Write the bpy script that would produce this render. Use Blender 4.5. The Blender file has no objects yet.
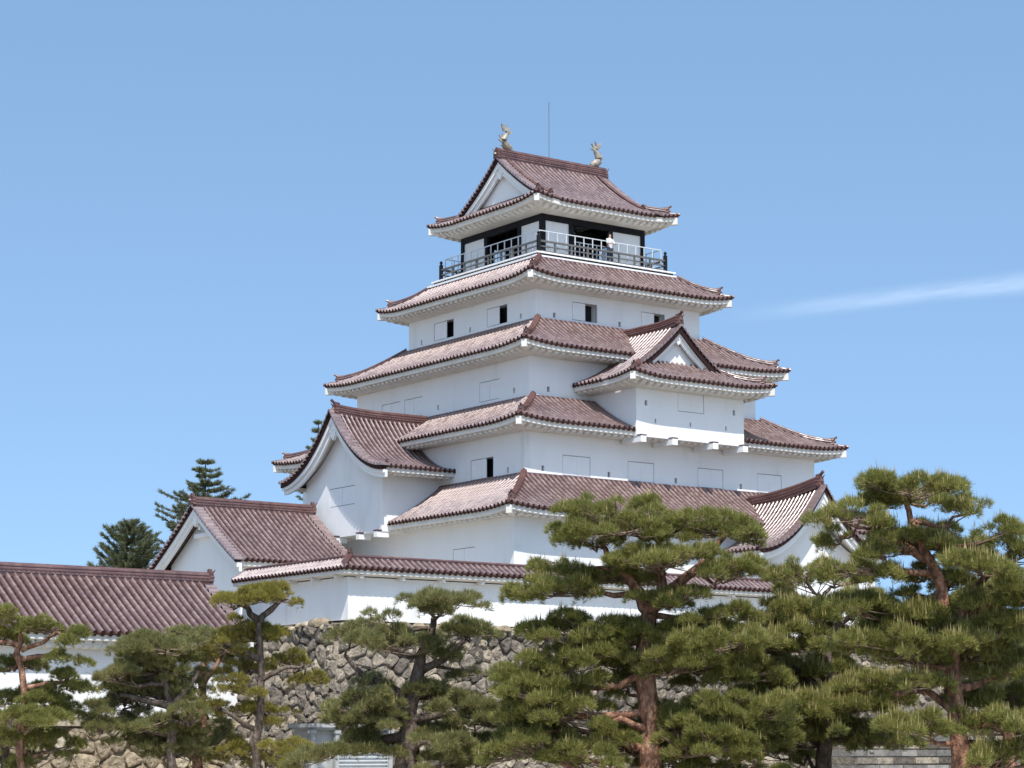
import bpy, math, random
import numpy as np
C = bpy.context.scene.collection
scn = bpy.context.scene
rnd = random.Random(7)
NR = np.random.RandomState(11)
PI = math.pi

# ---------------------------------------------------------------- camera, sky, sun, exposure
cam_d = bpy.data.cameras.new('camera')
cam = bpy.data.objects.new('camera', cam_d)
C.objects.link(cam)
cam_d.sensor_width = 36.0
cam_d.lens = 36.0 * 2237.15 / 1024.0
cam_d.clip_start = 0.5
cam_d.clip_end = 60000
cam.location = (-71.846, -96.140, 0.0)
cam.rotation_euler = (math.radians(90 + 9.315), 0, -math.radians(35.7207))
scn.camera = cam

SUN = np.array([-.50, -1.0, 1.75]); SUN = SUN / np.linalg.norm(SUN)
sun_el = math.asin(SUN[2])
world = bpy.data.worlds.new('World')
scn.world = world
world.use_nodes = True
wn = world.node_tree
bg = wn.nodes['Background']
sky = wn.nodes.new('ShaderNodeTexSky')
sky.sky_type = 'NISHITA'
sky.sun_disc = False
sky.sun_elevation = sun_el
sky.sun_rotation = math.atan2(SUN[0], SUN[1])
sky.air_density = 0.4
sky.dust_density = 0.0
sky.ozone_density = 2.0
# a camera's own highlight roll-off: the clear spring sky is flatter than the raw model
gm = wn.nodes.new('ShaderNodeGamma'); gm.inputs[1].default_value = 0.36
wn.links.new(sky.outputs[0], gm.inputs[0])
tn = wn.nodes.new('ShaderNodeVectorMath'); tn.operation = 'MULTIPLY'; tn.inputs[1].default_value = (1.93, 2.74, 3.55)
wn.links.new(gm.outputs[0], tn.inputs[0])
# extra glow added around the sun to brighten the shaded walls
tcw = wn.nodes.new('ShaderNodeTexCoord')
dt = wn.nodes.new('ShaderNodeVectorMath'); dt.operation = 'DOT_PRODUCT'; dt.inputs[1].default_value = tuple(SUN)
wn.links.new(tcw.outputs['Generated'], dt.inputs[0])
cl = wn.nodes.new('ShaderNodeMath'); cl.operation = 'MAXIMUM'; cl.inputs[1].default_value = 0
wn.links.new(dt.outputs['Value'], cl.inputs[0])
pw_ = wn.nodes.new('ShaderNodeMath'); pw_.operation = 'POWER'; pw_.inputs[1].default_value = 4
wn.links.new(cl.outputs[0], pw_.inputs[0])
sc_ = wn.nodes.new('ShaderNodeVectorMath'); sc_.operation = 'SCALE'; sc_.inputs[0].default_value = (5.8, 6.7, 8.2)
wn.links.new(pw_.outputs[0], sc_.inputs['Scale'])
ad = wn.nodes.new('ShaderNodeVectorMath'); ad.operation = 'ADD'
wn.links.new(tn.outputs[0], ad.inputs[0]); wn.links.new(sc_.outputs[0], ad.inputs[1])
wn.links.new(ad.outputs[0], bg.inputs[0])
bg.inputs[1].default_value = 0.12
sl = bpy.data.lights.new('sun', 'SUN')
sl.energy = 4.3
sl.angle = math.radians(0.5)
sl.color = (1.0, .96, .9)
so = bpy.data.objects.new('sun', sl)
C.objects.link(so)
so.rotation_euler = (math.acos(SUN[2]), 0, math.atan2(SUN[1], SUN[0]) + PI/2)
scn.view_settings.view_transform = 'Standard'
scn.view_settings.look = 'None'
scn.view_settings.gamma = 1
scn.view_settings.use_curve_mapping = False
scn.view_settings.exposure = 0.32
try:
    scn.cycles.max_bounces = 6
    scn.cycles.transparent_max_bounces = 8
except Exception:
    pass

# ---------------------------------------------------------------- materials
def new_mat(name):
    m = bpy.data.materials.new(name)
    m.use_nodes = True
    return m, m.node_tree, m.node_tree.nodes['Principled BSDF']

def nd(nt, t, **kw):
    n = nt.nodes.new(t)
    for k, v in kw.items():
        if k in n.inputs: n.inputs[k].default_value = v
        else: setattr(n, k, v)
    return n

def ramp(nt, stops):
    r = nt.nodes.new('ShaderNodeValToRGB')
    el = r.color_ramp.elements
    while len(el) < len(stops): el.new(.5)
    for e, (p, c) in zip(el, stops):
        e.position = p; e.color = (c[0], c[1], c[2], 1)
    return r

def noisy(name, stops, scale=3.0, rough=.7, detail=6, bump=0.0, bscale=20, metal=0, stretch=None, island=0.0, spec=.5):
    m, nt, b = new_mat(name)
    tc = nd(nt, 'ShaderNodeNewGeometry')
    src = tc.outputs['Position']
    if stretch:
        mp = nd(nt, 'ShaderNodeMapping'); mp.inputs['Scale'].default_value = stretch
        nt.links.new(src, mp.inputs['Vector']); src = mp.outputs[0]
    n = nd(nt, 'ShaderNodeTexNoise', Scale=scale, Detail=detail, Roughness=.6)
    nt.links.new(src, n.inputs['Vector'])
    fac = n.outputs['Fac']
    if island:
        g = nd(nt, 'ShaderNodeNewGeometry')
        mx = nd(nt, 'ShaderNodeMix'); mx.data_type = 'FLOAT'; mx.inputs[0].default_value = island
        nt.links.new(fac, mx.inputs[2]); nt.links.new(g.outputs['Random Per Island'], mx.inputs[3])
        fac = mx.outputs[0]
    r = ramp(nt, stops)
    nt.links.new(fac, r.inputs[0])
    nt.links.new(r.outputs[0], b.inputs['Base Color'])
    b.inputs['Roughness'].default_value = rough
    b.inputs['Metallic'].default_value = metal
    b.inputs['Specular IOR Level'].default_value = spec
    if bump:
        n2 = nd(nt, 'ShaderNodeTexNoise', Scale=bscale, Detail=5)
        nt.links.new(tc.outputs['Position'], n2.inputs['Vector'])
        bp_ = nd(nt, 'ShaderNodeBump', Strength=bump, Distance=.05)
        nt.links.new(n2.outputs['Fac'], bp_.inputs['Height'])
        nt.links.new(bp_.outputs[0], b.inputs['Normal'])
    return m

M = {}
M['plaster'] = noisy('white_plaster', [(.25, (.70, .695, .68)), (.42, (.79, .79, .785)), (.8, (.835, .835, .83))], scale=.8, rough=.9, stretch=(1, 1, .35), spec=.2)
M['plaster_old'] = noisy('weathered_plaster', [(.24, (.64, .625, .59)), (.40, (.78, .775, .765)), (.8, (.83, .83, .82))], scale=1.1, rough=.9, stretch=(1.2, 1.2, .4), bump=.08, bscale=8, spec=.2)
M['soffit'] = noisy('eave_plaster', [(.2, (.60, .56, .50)), (.5, (.71, .68, .63)), (.8, (.78, .76, .72))], scale=1.5, rough=.9, spec=.2)  # darker warm tint puts the shading under the eaves into the colour
M['shutter'] = noisy('shutter_plaster', [(.3, (.78, .78, .78)), (.7, (.83, .83, .83))], scale=2, rough=.85, spec=.2)
M['dark'] = noisy('interior_shade', [(.3, (.006, .006, .008)), (.7, (.015, .015, .018))], scale=2, rough=.9)  # near-black colour stands in for unlit interiors
M['lacquer'] = noisy('black_timber', [(.3, (.008, .008, .011)), (.7, (.018, .018, .022))], scale=3, rough=.7, spec=.15)
M['greywood'] = noisy('grey_timber', [(.3, (.07, .07, .07)), (.7, (.14, .135, .13))], scale=4, rough=.75)
M['metal'] = noisy('pale_metal', [(.3, (.55, .58, .60)), (.7, (.68, .70, .72))], scale=4, rough=.5)
M['silver'] = noisy('silver_glaze', [(.3, (.16, .14, .11)), (.7, (.44, .39, .32))], scale=5, rough=.4)
M['bark_red'] = noisy('red_pine_bark', [(.3, (.06, .038, .028)), (.44, (.16, .085, .058)), (.54, (.30, .155, .10)), (.70, (.46, .31, .22))], scale=4.0, rough=.95, detail=9, bump=1.0, bscale=14, stretch=(1.6, 1.6, .7), spec=.1)
M['bark_grey'] = noisy('grey_pine_bark', [(.3, (.05, .038, .03)), (.5, (.12, .09, .072)), (.75, (.25, .2, .165))], scale=4.0, rough=.95, detail=9, bump=1.0, bscale=14, stretch=(1.6, 1.6, .6), spec=.1)
M['twig'] = noisy('twig_bark', [(.3, (.12, .08, .06)), (.7, (.34, .25, .19))], scale=3.0, rough=.95, spec=.1)
M['earth'] = noisy('pale_gravel', [(.32, (.25, .22, .17)), (.5, (.37, .335, .27)), (.66, (.48, .44, .37))], scale=1.1, rough=.95, detail=12, bump=.5, bscale=25, spec=.1)
M['steel'] = noisy('shed_steel', [(.3, (.34, .35, .35)), (.7, (.48, .49, .49))], scale=1.5, rough=.5)
M['rail'] = noisy('rail_iron', [(.3, (.05, .035, .03)), (.7, (.09, .06, .05))], scale=3, rough=.6)
M['frame'] = noisy('window_frame', [(.3, (.26, .27, .28)), (.7, (.36, .37, .38))], scale=4, rough=.8)
M['skin'] = noisy('skin', [(.3, (.50, .33, .25)), (.7, (.56, .38, .29))], scale=6, rough=.6)
M['hair'] = noisy('black_hair', [(.3, (.01, .01, .01)), (.7, (.03, .025, .02))], scale=20, rough=.5)
M['shirt'] = noisy('white_shirt', [(.3, (.5, .5, .53)), (.7, (.6, .6, .63))], scale=8, rough=.85)
M['jeans'] = noisy('dark_trousers', [(.3, (.03, .04, .07)), (.7, (.05, .06, .10))], scale=8, rough=.85)

def tile_mat(name, lo, mid, hi, rough=.42, glaze=.24):
    m, nt, b = new_mat(name)
    g = nd(nt, 'ShaderNodeNewGeometry')
    a = nd(nt, 'ShaderNodeTexNoise', Scale=3.4, Detail=2, Roughness=.7)     # tile to tile
    c = nd(nt, 'ShaderNodeTexNoise', Scale=.55, Detail=5, Roughness=.6)     # weathering patches
    v = nd(nt, 'ShaderNodeTexWhiteNoise')
    sc = nd(nt, 'ShaderNodeVectorMath', operation='SCALE'); sc.inputs['Scale'].default_value = 3.6
    fl = nd(nt, 'ShaderNodeVectorMath', operation='FLOOR')
    nt.links.new(g.outputs['Position'], sc.inputs[0]); nt.links.new(sc.outputs[0], fl.inputs[0])
    nt.links.new(fl.outputs[0], v.inputs['Vector'])
    nt.links.new(g.outputs['Position'], a.inputs['Vector']); nt.links.new(g.outputs['Position'], c.inputs['Vector'])
    m1 = nd(nt, 'ShaderNodeMix'); m1.data_type = 'FLOAT'; m1.inputs[0].default_value = .25
    nt.links.new(c.outputs['Fac'], m1.inputs[2]); nt.links.new(a.outputs['Fac'], m1.inputs[3])
    m2 = nd(nt, 'ShaderNodeMix'); m2.data_type = 'FLOAT'; m2.inputs[0].default_value = .12
    nt.links.new(m1.outputs[0], m2.inputs[2]); nt.links.new(v.outputs['Value'], m2.inputs[3])
    r = ramp(nt, [(.22, lo), (.5, mid), (.80, hi)])
    nt.links.new(m2.outputs[0], r.inputs[0])
    nt.links.new(r.outputs[0], b.inputs['Base Color'])
    mr = nd(nt, 'ShaderNodeMapRange'); mr.inputs['To Min'].default_value = rough-.12; mr.inputs['To Max'].default_value = rough+.14
    nt.links.new(v.outputs['Value'], mr.inputs[0])
    nt.links.new(mr.outputs[0], b.inputs['Roughness'])
    b.inputs['Specular IOR Level'].default_value = 0
    gl = nd(nt, 'ShaderNodeBsdfGlossy'); gl.inputs['Color'].default_value = (glaze, glaze*.93, glaze*.9, 1)
    nt.links.new(mr.outputs[0], gl.inputs['Roughness'])
    ad_ = nd(nt, 'ShaderNodeAddShader')
    nt.links.new(b.outputs[0], ad_.inputs[0]); nt.links.new(gl.outputs[0], ad_.inputs[1])
    nt.links.new(ad_.outputs[0], nt.nodes['Material Output'].inputs['Surface'])
    return m
M['tile'] = tile_mat('red_roof_tile', (.082, .046, .040), (.122, .070, .062), (.175, .112, .101))
M['pan'] = tile_mat('pan_tile', (.022, .009, .008), (.034, .014, .013), (.055, .027, .024), .6, .02)  # very dark tone holds shade and dirt of the channels between cover tiles
M['ridge'] = tile_mat('ridge_tile', (.055, .024, .021), (.095, .042, .037), (.15, .075, .066), .42, .09)

M['step'] = noisy('step_stone', [(.3, (.12, .11, .098)), (.5, (.21, .195, .175)), (.7, (.32, .30, .27))], scale=2.5, rough=.95, detail=8, bump=.6, bscale=12, island=.25, spec=.1)
def stone_mat(name, stops):
    m, nt, b = new_mat(name)
    g = nd(nt, 'ShaderNodeNewGeometry')
    r = ramp(nt, stops)
    nt.links.new(g.outputs['Random Per Island'], r.inputs[0])
    n = nd(nt, 'ShaderNodeTexNoise', Scale=3.5, Detail=8, Roughness=.7)
    nt.links.new(g.outputs['Position'], n.inputs['Vector'])
    r2 = ramp(nt, [(.32, (.38, .37, .355)), (.5, (.74, .725, .70)), (.68, (1.12, 1.10, 1.05))])
    nt.links.new(n.outputs['Fac'], r2.inputs[0])
    mx = nd(nt, 'ShaderNodeMix'); mx.data_type = 'RGBA'; mx.blend_type = 'MULTIPLY'; mx.inputs[0].default_value = 1
    nt.links.new(r.outputs[0], mx.inputs[6]); nt.links.new(r2.outputs[0], mx.inputs[7])
    nt.links.new(mx.outputs[2], b.inputs['Base Color'])
    b.inputs['Roughness'].default_value = .92
    b.inputs['Specular IOR Level'].default_value = .2
    n2 = nd(nt, 'ShaderNodeTexNoise', Scale=9, Detail=8)
    nt.links.new(g.outputs['Position'], n2.inputs['Vector'])
    bp_ = nd(nt, 'ShaderNodeBump', Strength=.8, Distance=.08)
    nt.links.new(n2.outputs['Fac'], bp_.inputs['Height']); nt.links.new(bp_.outputs[0], b.inputs['Normal'])
    return m
M['stone'] = stone_mat('rubble_stone', [(0, (.12, .104, .088)), (.35, (.22, .19, .158)), (.6, (.30, .26, .215)), (.85, (.38, .32, .25)), (1, (.48, .41, .32))])
M['stone_tan'] = stone_mat('tan_stone', [(0, (.22, .18, .13)), (.4, (.36, .295, .21)), (.8, (.46, .38, .27)), (1, (.52, .46, .36))])
M['joint'] = noisy('stone_joint', [(.3, (.06, .054, .046)), (.7, (.13, .115, .098))], scale=4, rough=1)

def needle_mat(name, dark, mid, light):
    m, nt, b = new_mat(name)
    g = nd(nt, 'ShaderNodeNewGeometry')
    n = nd(nt, 'ShaderNodeTexNoise', Scale=.9, Detail=4, Roughness=.65)
    nt.links.new(g.outputs['Position'], n.inputs['Vector'])
    mx = nd(nt, 'ShaderNodeMix'); mx.data_type = 'FLOAT'; mx.inputs[0].default_value = .35
    nt.links.new(n.outputs['Fac'], mx.inputs[2]); nt.links.new(g.outputs['Random Per Island'], mx.inputs[3])
    r = ramp(nt, [(.25, dark), (.5, mid), (.75, light)])
    nt.links.new(mx.outputs[0], r.inputs[0])
    nt.links.new(r.outputs[0], b.inputs['Base Color'])
    b.inputs['Roughness'].default_value = .55
    b.inputs['Specular IOR Level'].default_value = .35
    tr = nd(nt, 'ShaderNodeBsdfTranslucent')
    nt.links.new(r.outputs[0], tr.inputs['Color'])
    ms = nd(nt, 'ShaderNodeMixShader'); ms.inputs[0].default_value = .44
    out = nt.nodes['Material Output']
    nt.links.new(b.outputs[0], ms.inputs[1]); nt.links.new(tr.outputs[0], ms.inputs[2])
    nt.links.new(ms.outputs[0], out.inputs['Surface'])
    return m
M['needle_g'] = needle_mat('pine_needles_green', (.090, .098, .022), (.24, .245, .060), (.48, .45, .165))
M['needle_d'] = needle_mat('pine_needles_deep', (.100, .106, .036), (.24, .236, .084), (.44, .41, .185))
M['needle_y'] = needle_mat('pine_needles_golden', (.16, .145, .034), (.32, .28, .062), (.50, .42, .11))
M['needle_b'] = needle_mat('fir_needles', (.09, .10, .052), (.16, .175, .09), (.26, .27, .15))
M['candle'] = needle_mat('pine_shoots', (.30, .27, .10), (.46, .38, .15), (.60, .48, .24))

# ---------------------------------------------------------------- mesh builder
class MB:
    def __init__(s):
        s.v = []; s.f = {}; s.n = 0; s.m = []      # f: list of (array[k, n])
        s.fl = []
    def add(s, verts, faces, mat=0):
        verts = np.asarray(verts, dtype=np.float64).reshape(-1, 3)
        if isinstance(faces, np.ndarray):
            s.fl.append((faces + s.n, mat))
        else:
            by = {}
            for f in faces: by.setdefault(len(f), []).append(f)
            for k, l in by.items(): s.fl.append((np.array(l, dtype=np.int64) + s.n, mat))
        s.v.append(verts); s.n += len(verts)
        return s
    def grid(s, P, mat=0, closed=False):            # P [a, b, 3]
        a, b = P.shape[:2]
        I = np.arange(a*b).reshape(a, b)
        if closed: I = np.concatenate([I, I[:, :1]], 1)
        q = np.stack([I[:-1, :-1], I[:-1, 1:], I[1:, 1:], I[1:, :-1]], -1).reshape(-1, 4)
        return s.add(P.reshape(-1, 3), q, mat)
    def box(s, c, size, rz=0.0, mat=0, tilt=None):
        x, y, z = [d/2 for d in size]
        v = np.array([[i, j, k] for i in (-x, x) for j in (-y, y) for k in (-z, z)], float)
        if tilt is not None: v[:, 2] += v[:, 0]*tilt
        if rz:
            cs, sn = math.cos(rz), math.sin(rz)
            v = np.stack([v[:, 0]*cs - v[:, 1]*sn, v[:, 0]*sn + v[:, 1]*cs, v[:, 2]], 1)
        v += np.array(c, float)
        return s.add(v, [(0, 1, 3, 2), (4, 6, 7, 5), (0, 4, 5, 1), (2, 3, 7, 6), (0, 2, 6, 4), (1, 5, 7, 3)], mat)
    def bar(s, a, b, w, h=None, mat=0):              # square bar between two points
        h = h or w
        a = np.array(a, float); b = np.array(b, float)
        d = b - a; d = d/np.linalg.norm(d)
        up = np.array([0, 0, 1.]) if abs(d[2]) < .95 else np.array([1., 0, 0])
        x = np.cross(d, up); x /= np.linalg.norm(x); y = np.cross(x, d)
        v = [p + x*i*w/2 + y*j*h/2 for p in (a, b) for i, j in ((-1, -1), (1, -1), (1, 1), (-1, 1))]
        return s.add(v, [(3, 2, 1, 0), (4, 5, 6, 7), (0, 1, 5, 4), (1, 2, 6, 5), (2, 3, 7, 6), (3, 0, 4, 7)], mat)
    def tube(s, pts, rad, n=8, mat=0, cap=True, rough=0.0):
        pts = np.array(pts, float); k = len(pts)
        rad = np.array(rad, float) if np.ndim(rad) else np.full(k, float(rad))
        T = np.gradient(pts, axis=0); T /= np.linalg.norm(T, axis=1)[:, None] + 1e-9
        ref = np.array([0, 0, 1.]) if abs(T[:, 2]).mean() < .8 else np.array([1., .2, 0])
        X = np.cross(T, ref); X /= np.linalg.norm(X, axis=1)[:, None]
        Y = np.cross(X, T)
        an = np.linspace(0, 2*PI, n, endpoint=False)
        rr = rad[:, None]*np.ones(n)[None]
        if rough: rr = rr*(1 + rough*NR.uniform(-1, 1, rr.shape))
        P = pts[:, None] + rr[..., None]*(X[:, None]*np.cos(an)[None, :, None] + Y[:, None]*np.sin(an)[None, :, None])
        s.grid(P, mat, closed=True)
        if cap:
            s.add(P[0], [tuple(range(n))], mat); s.add(P[-1], [tuple(range(n))[::-1]], mat)
        return s
    def prism(s, poly, a, b, mat=0):                 # poly: list of 3D points, extruded by vectors a..b
        poly = np.array(poly, float); n = len(poly)
        v = np.concatenate([poly + np.array(a), poly + np.array(b)])
        f = [tuple(range(n))[::-1], tuple(range(n, 2*n))] + [(i, (i+1) % n, n + (i+1) % n, n + i) for i in range(n)]
        return s.add(v, f, mat)
    def build(s, name, mats, parent=None, smooth=None):
        me = bpy.data.meshes.new(name)
        V = np.concatenate(s.v).astype(np.float32)
        me.vertices.add(len(V)); me.vertices.foreach_set('co', V.ravel())
        L = np.concatenate([f.ravel() for f, m in s.fl]).astype(np.int32)
        tot = np.concatenate([np.full(len(f), f.shape[1]) for f, m in s.fl]).astype(np.int32)
        mi = np.concatenate([np.full(len(f), m) for f, m in s.fl]).astype(np.int32)
        st = np.concatenate([[0], np.cumsum(tot)[:-1]]).astype(np.int32)
        me.loops.add(len(L)); me.loops.foreach_set('vertex_index', L)
        me.polygons.add(len(tot)); me.polygons.foreach_set('loop_start', st); me.polygons.foreach_set('loop_total', tot)
        me.polygons.foreach_set('material_index', mi)
        me.polygons.foreach_set('use_smooth', np.full(len(tot), smooth is not False))
        me.update(calc_edges=True)
        if smooth is None: me.set_sharp_from_angle(angle=math.radians(38))
        if not isinstance(mats, (list, tuple)): mats = [mats]
        for m in mats: me.materials.append(M[m])
        o = bpy.data.objects.new(name, me); C.objects.link(o)
        if parent is not None:
            o.parent = parent
            base = parent if parent.type == 'EMPTY' else parent.parent
            if parent.type == 'EMPTY': o.matrix_parent_inverse = PINV(parent)
        return o

def PINV(p):
    from mathutils import Matrix
    return Matrix.Translation(p.location).inverted()

def thing(name, label, cat, loc=(0, 0, 0), group=None):
    o = bpy.data.objects.new(name, None); C.objects.link(o)
    o.location = loc; o.empty_display_size = .5
    o['label'] = label; o['category'] = cat
    if group: o['group'] = group
    return o

def tag(o, label, cat, group=None):
    o['label'] = label; o['category'] = cat
    if group: o['group'] = group
    return o

def v3(p2, z): return np.array([p2[0], p2[1], z], float)
def unit(v): v = np.array(v, float); return v/np.linalg.norm(v)

# ---------------------------------------------------------------- roof kit
def prof_c(c):
    return lambda t: t + c*(t*t - t)

TF = np.array([-.5, -.262, -.235, -.195, -.112, 0, .112, .195, .235, .262])
TH = np.array([0., .0, .050, .080, .110, .120, .110, .080, .050, .0])
TK = len(TF)

def tile_sheet(mb, side, s0, s1, vr, Z, sp=.27, course=.31, vtop=6.0, mat=0):
    """side = (O, e, n, L). Rows of round cover tiles with pans between, running up the slope."""
    O, e, n, L = side
    N = max(1, int(round((s1-s0)/sp))); w = (s1-s0)/N
    s = (s0 + (np.arange(N)[:, None] + .5)*w + TF[None]*w).ravel(); h = np.tile(TH, N)*(w/.27)
    s = np.append(s, s1); h = np.append(h, 0)
    lo = np.array([vr(a)[0] for a in s]); hi = np.array([vr(a)[1] for a in s])
    hi = np.maximum(hi, lo)
    lev = [(0, -1), (0, -2), (0, 1)]
    nc = int(vtop/course) + 1
    for k in range(nc):
        lev.append((k*course + .001, 1)); lev.append(((k+1)*course - .001, 0))
    V = np.clip(np.array([l[0] for l in lev])[:, None], lo[None], hi[None])
    st = np.array([max(0, l[1]) for l in lev])[:, None]*.016
    S = np.broadcast_to(s[None], V.shape)
    z = Z(S, V); dz = (Z(S, V+.01) - Z(S, V-.01))/.02
    nl = 1/np.sqrt(1 + dz*dz)
    H = np.broadcast_to(h[None], V.shape) + st
    H = H.copy()
    H[1] = -.035 - h*.5       # closing lip, round tile ends
    H[0] = -.03
    P = np.zeros(V.shape + (3,))
    O = np.array(O, float); e = np.array(e, float); n = np.array(n, float)
    vv = V - dz*nl*H
    vv[0] = V[0] + .12; vv[1] = V[1]
    zz = z + nl*H
    for i in range(2): P[..., i] = O[i] + e[i]*S + n[i]*vv
    P[..., 2] = zz
    a, b = P.shape[:2]
    I_ = np.arange(a*b).reshape(a, b)
    q = np.stack([I_[:-1, :-1], I_[:-1, 1:], I_[1:, 1:], I_[1:, :-1]], -1)
    base = mb.n
    col = np.arange(b-1) % TK
    pan = (col == 0) | (col == TK-1)
    mb.add(P.reshape(-1, 3), q[2:, ~pan].reshape(-1, 4), 0)
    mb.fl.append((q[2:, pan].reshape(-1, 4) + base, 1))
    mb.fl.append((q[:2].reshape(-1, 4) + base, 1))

def eave(mb, side, zf, over, zw, c0=1, c1=1, spacing=.42, step=.35):
    """white fascia, plastered rafter ends and soffit under one eave; c0/c1 = mitred corner."""
    O, e, n, L = side
    O = np.array(O, float); e = np.array(e, float); n = np.array(n, float)
    m = max(2, int(L/step))
    a = np.linspace(0, 1, m+1)
    def line(v, dz, wall=None):
        s = c0*v + a*(L - (c0+c1)*v)
        P = np.zeros((m+1, 3))
        P[:, :2] = O + e*s[:, None] + n*v
        P[:, 2] = zf(s)*1.0 + dz if wall is None else wall
        return P
    rows = [line(.05, -.03), line(.10, -.055), line(.10, -.26), line(.17, -.29), line(.17, -.25), line(over*.98, 0, zw)]
    mb.grid(np.array(rows))
    k = max(1, int((L - .3*(c0+c1))/spacing)); w0 = (L-.3*(c0+c1))/k
    for i in range(k):
        s = .3*c0 + (i+.5)*w0
        d = min(s if c0 else 9, (L-s) if c1 else 9)
        z = float(zf(np.array([s]))[0])
        vi = min(over*.95, .55, max(.3, d))
        p0 = O + e*s + n*.24; p1 = O + e*s + n*vi
        za = z - .26; zb = z - .26 + (zw - z + .25)*(vi/over)
        hw = w0*.27
        v = []
        for p, zt in ((p0, za), (p1, zb)):
            for sg in (-1, 1):
                for dz in (0.06, -.115):
                    v.append(v3(p + e*hw*sg, zt + dz))
        mb.add(v, [(0, 1, 3, 2), (1, 5, 7, 3), (0, 4, 5, 1), (2, 3, 7, 6), (4, 6, 7, 5)])

def sweep(mb, path, prof, hd=None, mat=0):
    """sweep a cross-section [(across, up)] along a path, horizontal across-direction."""
    path = np.array(path, float)
    T = np.gradient(path, axis=0)
    A = np.stack([-T[:, 1], T[:, 0], 0*T[:, 0]], 1); A /= np.linalg.norm(A, axis=1)[:, None] + 1e-9
    prof = np.array(prof, float)
    P = path[:, None] + A[:, None]*prof[None, :, :1] + np.array([0, 0, 1.])*prof[None, :, 1:2]
    mb.grid(P, mat)
    k = len(prof)
    mb.add(P[0], [tuple(range(k))], mat); mb.add(P[-1], [tuple(range(k))[::-1]], mat)

def ridge_prof(w, h, layers):
    """stacked noshi courses with little ledges and a round cap"""
    L = []; z = -.12
    L.append((w, z))
    for i in range(layers):
        za = h*(i/layers)*.72; zb = h*((i+1)/layers)*.72
        ww = w*(1 - .22*i/layers)
        L += [(ww, zb-.035), (ww+.03, zb-.035), (ww+.03, zb)]
    c = w*.62
    L.append((c, h*.72+.01))
    for k in range(0, 7):
        an = PI*k/6
        if k in (0, 6): continue
        L.append((c*math.cos(an), h*.72 + h*.28*math.sin(an)))
    R = [(-a, b) for a, b in L[:-5]][::-1]
    return L + R

def studs(mb, path, w, z, r=.05, sp=.22, mat=0):
    """row of little round end tiles on both flanks of a ridge"""
    path = np.array(path, float)
    seg = np.linalg.norm(np.diff(path, axis=0), axis=1); D = np.concatenate([[0], np.cumsum(seg)])
    t = np.arange(sp/2, D[-1], sp)
    P = np.stack([np.interp(t, D, path[:, i]) for i in range(3)], 1)
    d = unit((path[-1]-path[0])*np.array([1, 1, 0])); a = np.array([-d[1], d[0], 0])
    an = np.linspace(0, 2*PI, 6, endpoint=False)
    for p in P:
        for sg in (-1, 1):
            c = p + a*sg*w + np.array([0, 0, z])
            ring = [c + d*r*math.cos(q) + np.array([0, 0, r*math.sin(q)]) for q in an]
            ring2 = [x + a*sg*.05 for x in ring]
            mb.add(ring + ring2, [(6, 7, 8, 9, 10, 11)[::sg]] + [(i, (i+1) % 6, 6+(i+1) % 6, 6+i) for i in range(6)], mat)

ONI = [(-.5, 0), (-.62, .12), (-.5, .28), (-.56, .42), (-.42, .55), (-.46, .70), (-.26, .80), (-.2, .98), (0, 1.06),
       (.2, .98), (.26, .80), (.46, .70), (.42, .55), (.56, .42), (.5, .28), (.62, .12), (.5, 0)]
def oni(name, parent, pos, d, w, h, mat='ridge', horn=True):
    """ogre tile closing a ridge: shield with shoulders, boss and the round bird-perch tile above"""
    mb = MB(); d = unit([d[0], d[1], 0]); a = np.array([-d[1], d[0], 0]); pos = np.array(pos, float)
    poly = [pos + a*x*w + np.array([0, 0, z*h]) for x, z in ONI]
    mb.prism(poly, -d*.10, d*.06)
    poly2 = [pos + a*x*w*.72 + np.array([0, 0, z*h*.74 + h*.1]) for x, z in ONI]
    mb.prism(poly2, d*.06, d*.12)
    mb.tube([pos + d*.1 + np.array([0, 0, h*.45]), pos + d*.2 + np.array([0, 0, h*.43])], [w*.26, w*.14], 8)
    for sg in (-1, 1):
        mb.tube([pos + a*sg*w*.3 + d*.08 + np.array([0, 0, h*.75]), pos + a*sg*w*.42 + d*.16 + np.array([0, 0, h*.98])], [w*.09, w*.04], 6)
    if horn:
        mb.tube([pos + np.array([0, 0, h*.92]) - d*.25, pos + np.array([0, 0, h*1.0]) + d*.08, pos + np.array([0, 0, h*1.22]) + d*.24], [w*.17, w*.18, w*.2], 8)
    return mb.build(name, mat, parent)

def ridge(name, parent, path, w, h, layers=3, stud=False, mat='ridge', white_cap=False):
    mb = MB()
    sweep(mb, path, ridge_prof(w, h, layers))
    if stud: studs(mb, path, w*.93, h*.42)
    return mb.build(name, mat, parent)

def lerp(a, b, n): return [np.array(a, float) + (np.array(b, float)-np.array(a, float))*i/n for i in range(n+1)]

def corner_block(mb, p, d, z):
    """white squared end of the hip rafter under an eave corner"""
    d = unit(d); c = np.array(p, float) + d*.02
    a = np.array([-d[1], d[0]])
    v = []
    for off, zt, zb in ((-.10, z-.13, z-.50), (-1.4, z-.16, z-.52)):
        for sg in (-1, 1):
            for zz in (zt, zb): v.append(v3(c + d*off + a*.13*sg, zz))
    mb.add(v, [(0, 1, 3, 2), (1, 5, 7, 3), (0, 4, 5, 1), (2, 3, 7, 6), (0, 2, 6, 4), (4, 6, 7, 5)])

def sides4(hx, hy):
    return {'S': (np.array([-hx, -hy]), np.array([1., 0]), np.array([0., 1]), 2*hx),
            'E': (np.array([hx, -hy]), np.array([0., 1]), np.array([-1., 0]), 2*hy),
            'N': (np.array([hx, hy]), np.array([-1., 0]), np.array([0., -1]), 2*hx),
            'W': (np.array([-hx, hy]), np.array([0., -1]), np.array([1., 0]), 2*hy)}

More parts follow.
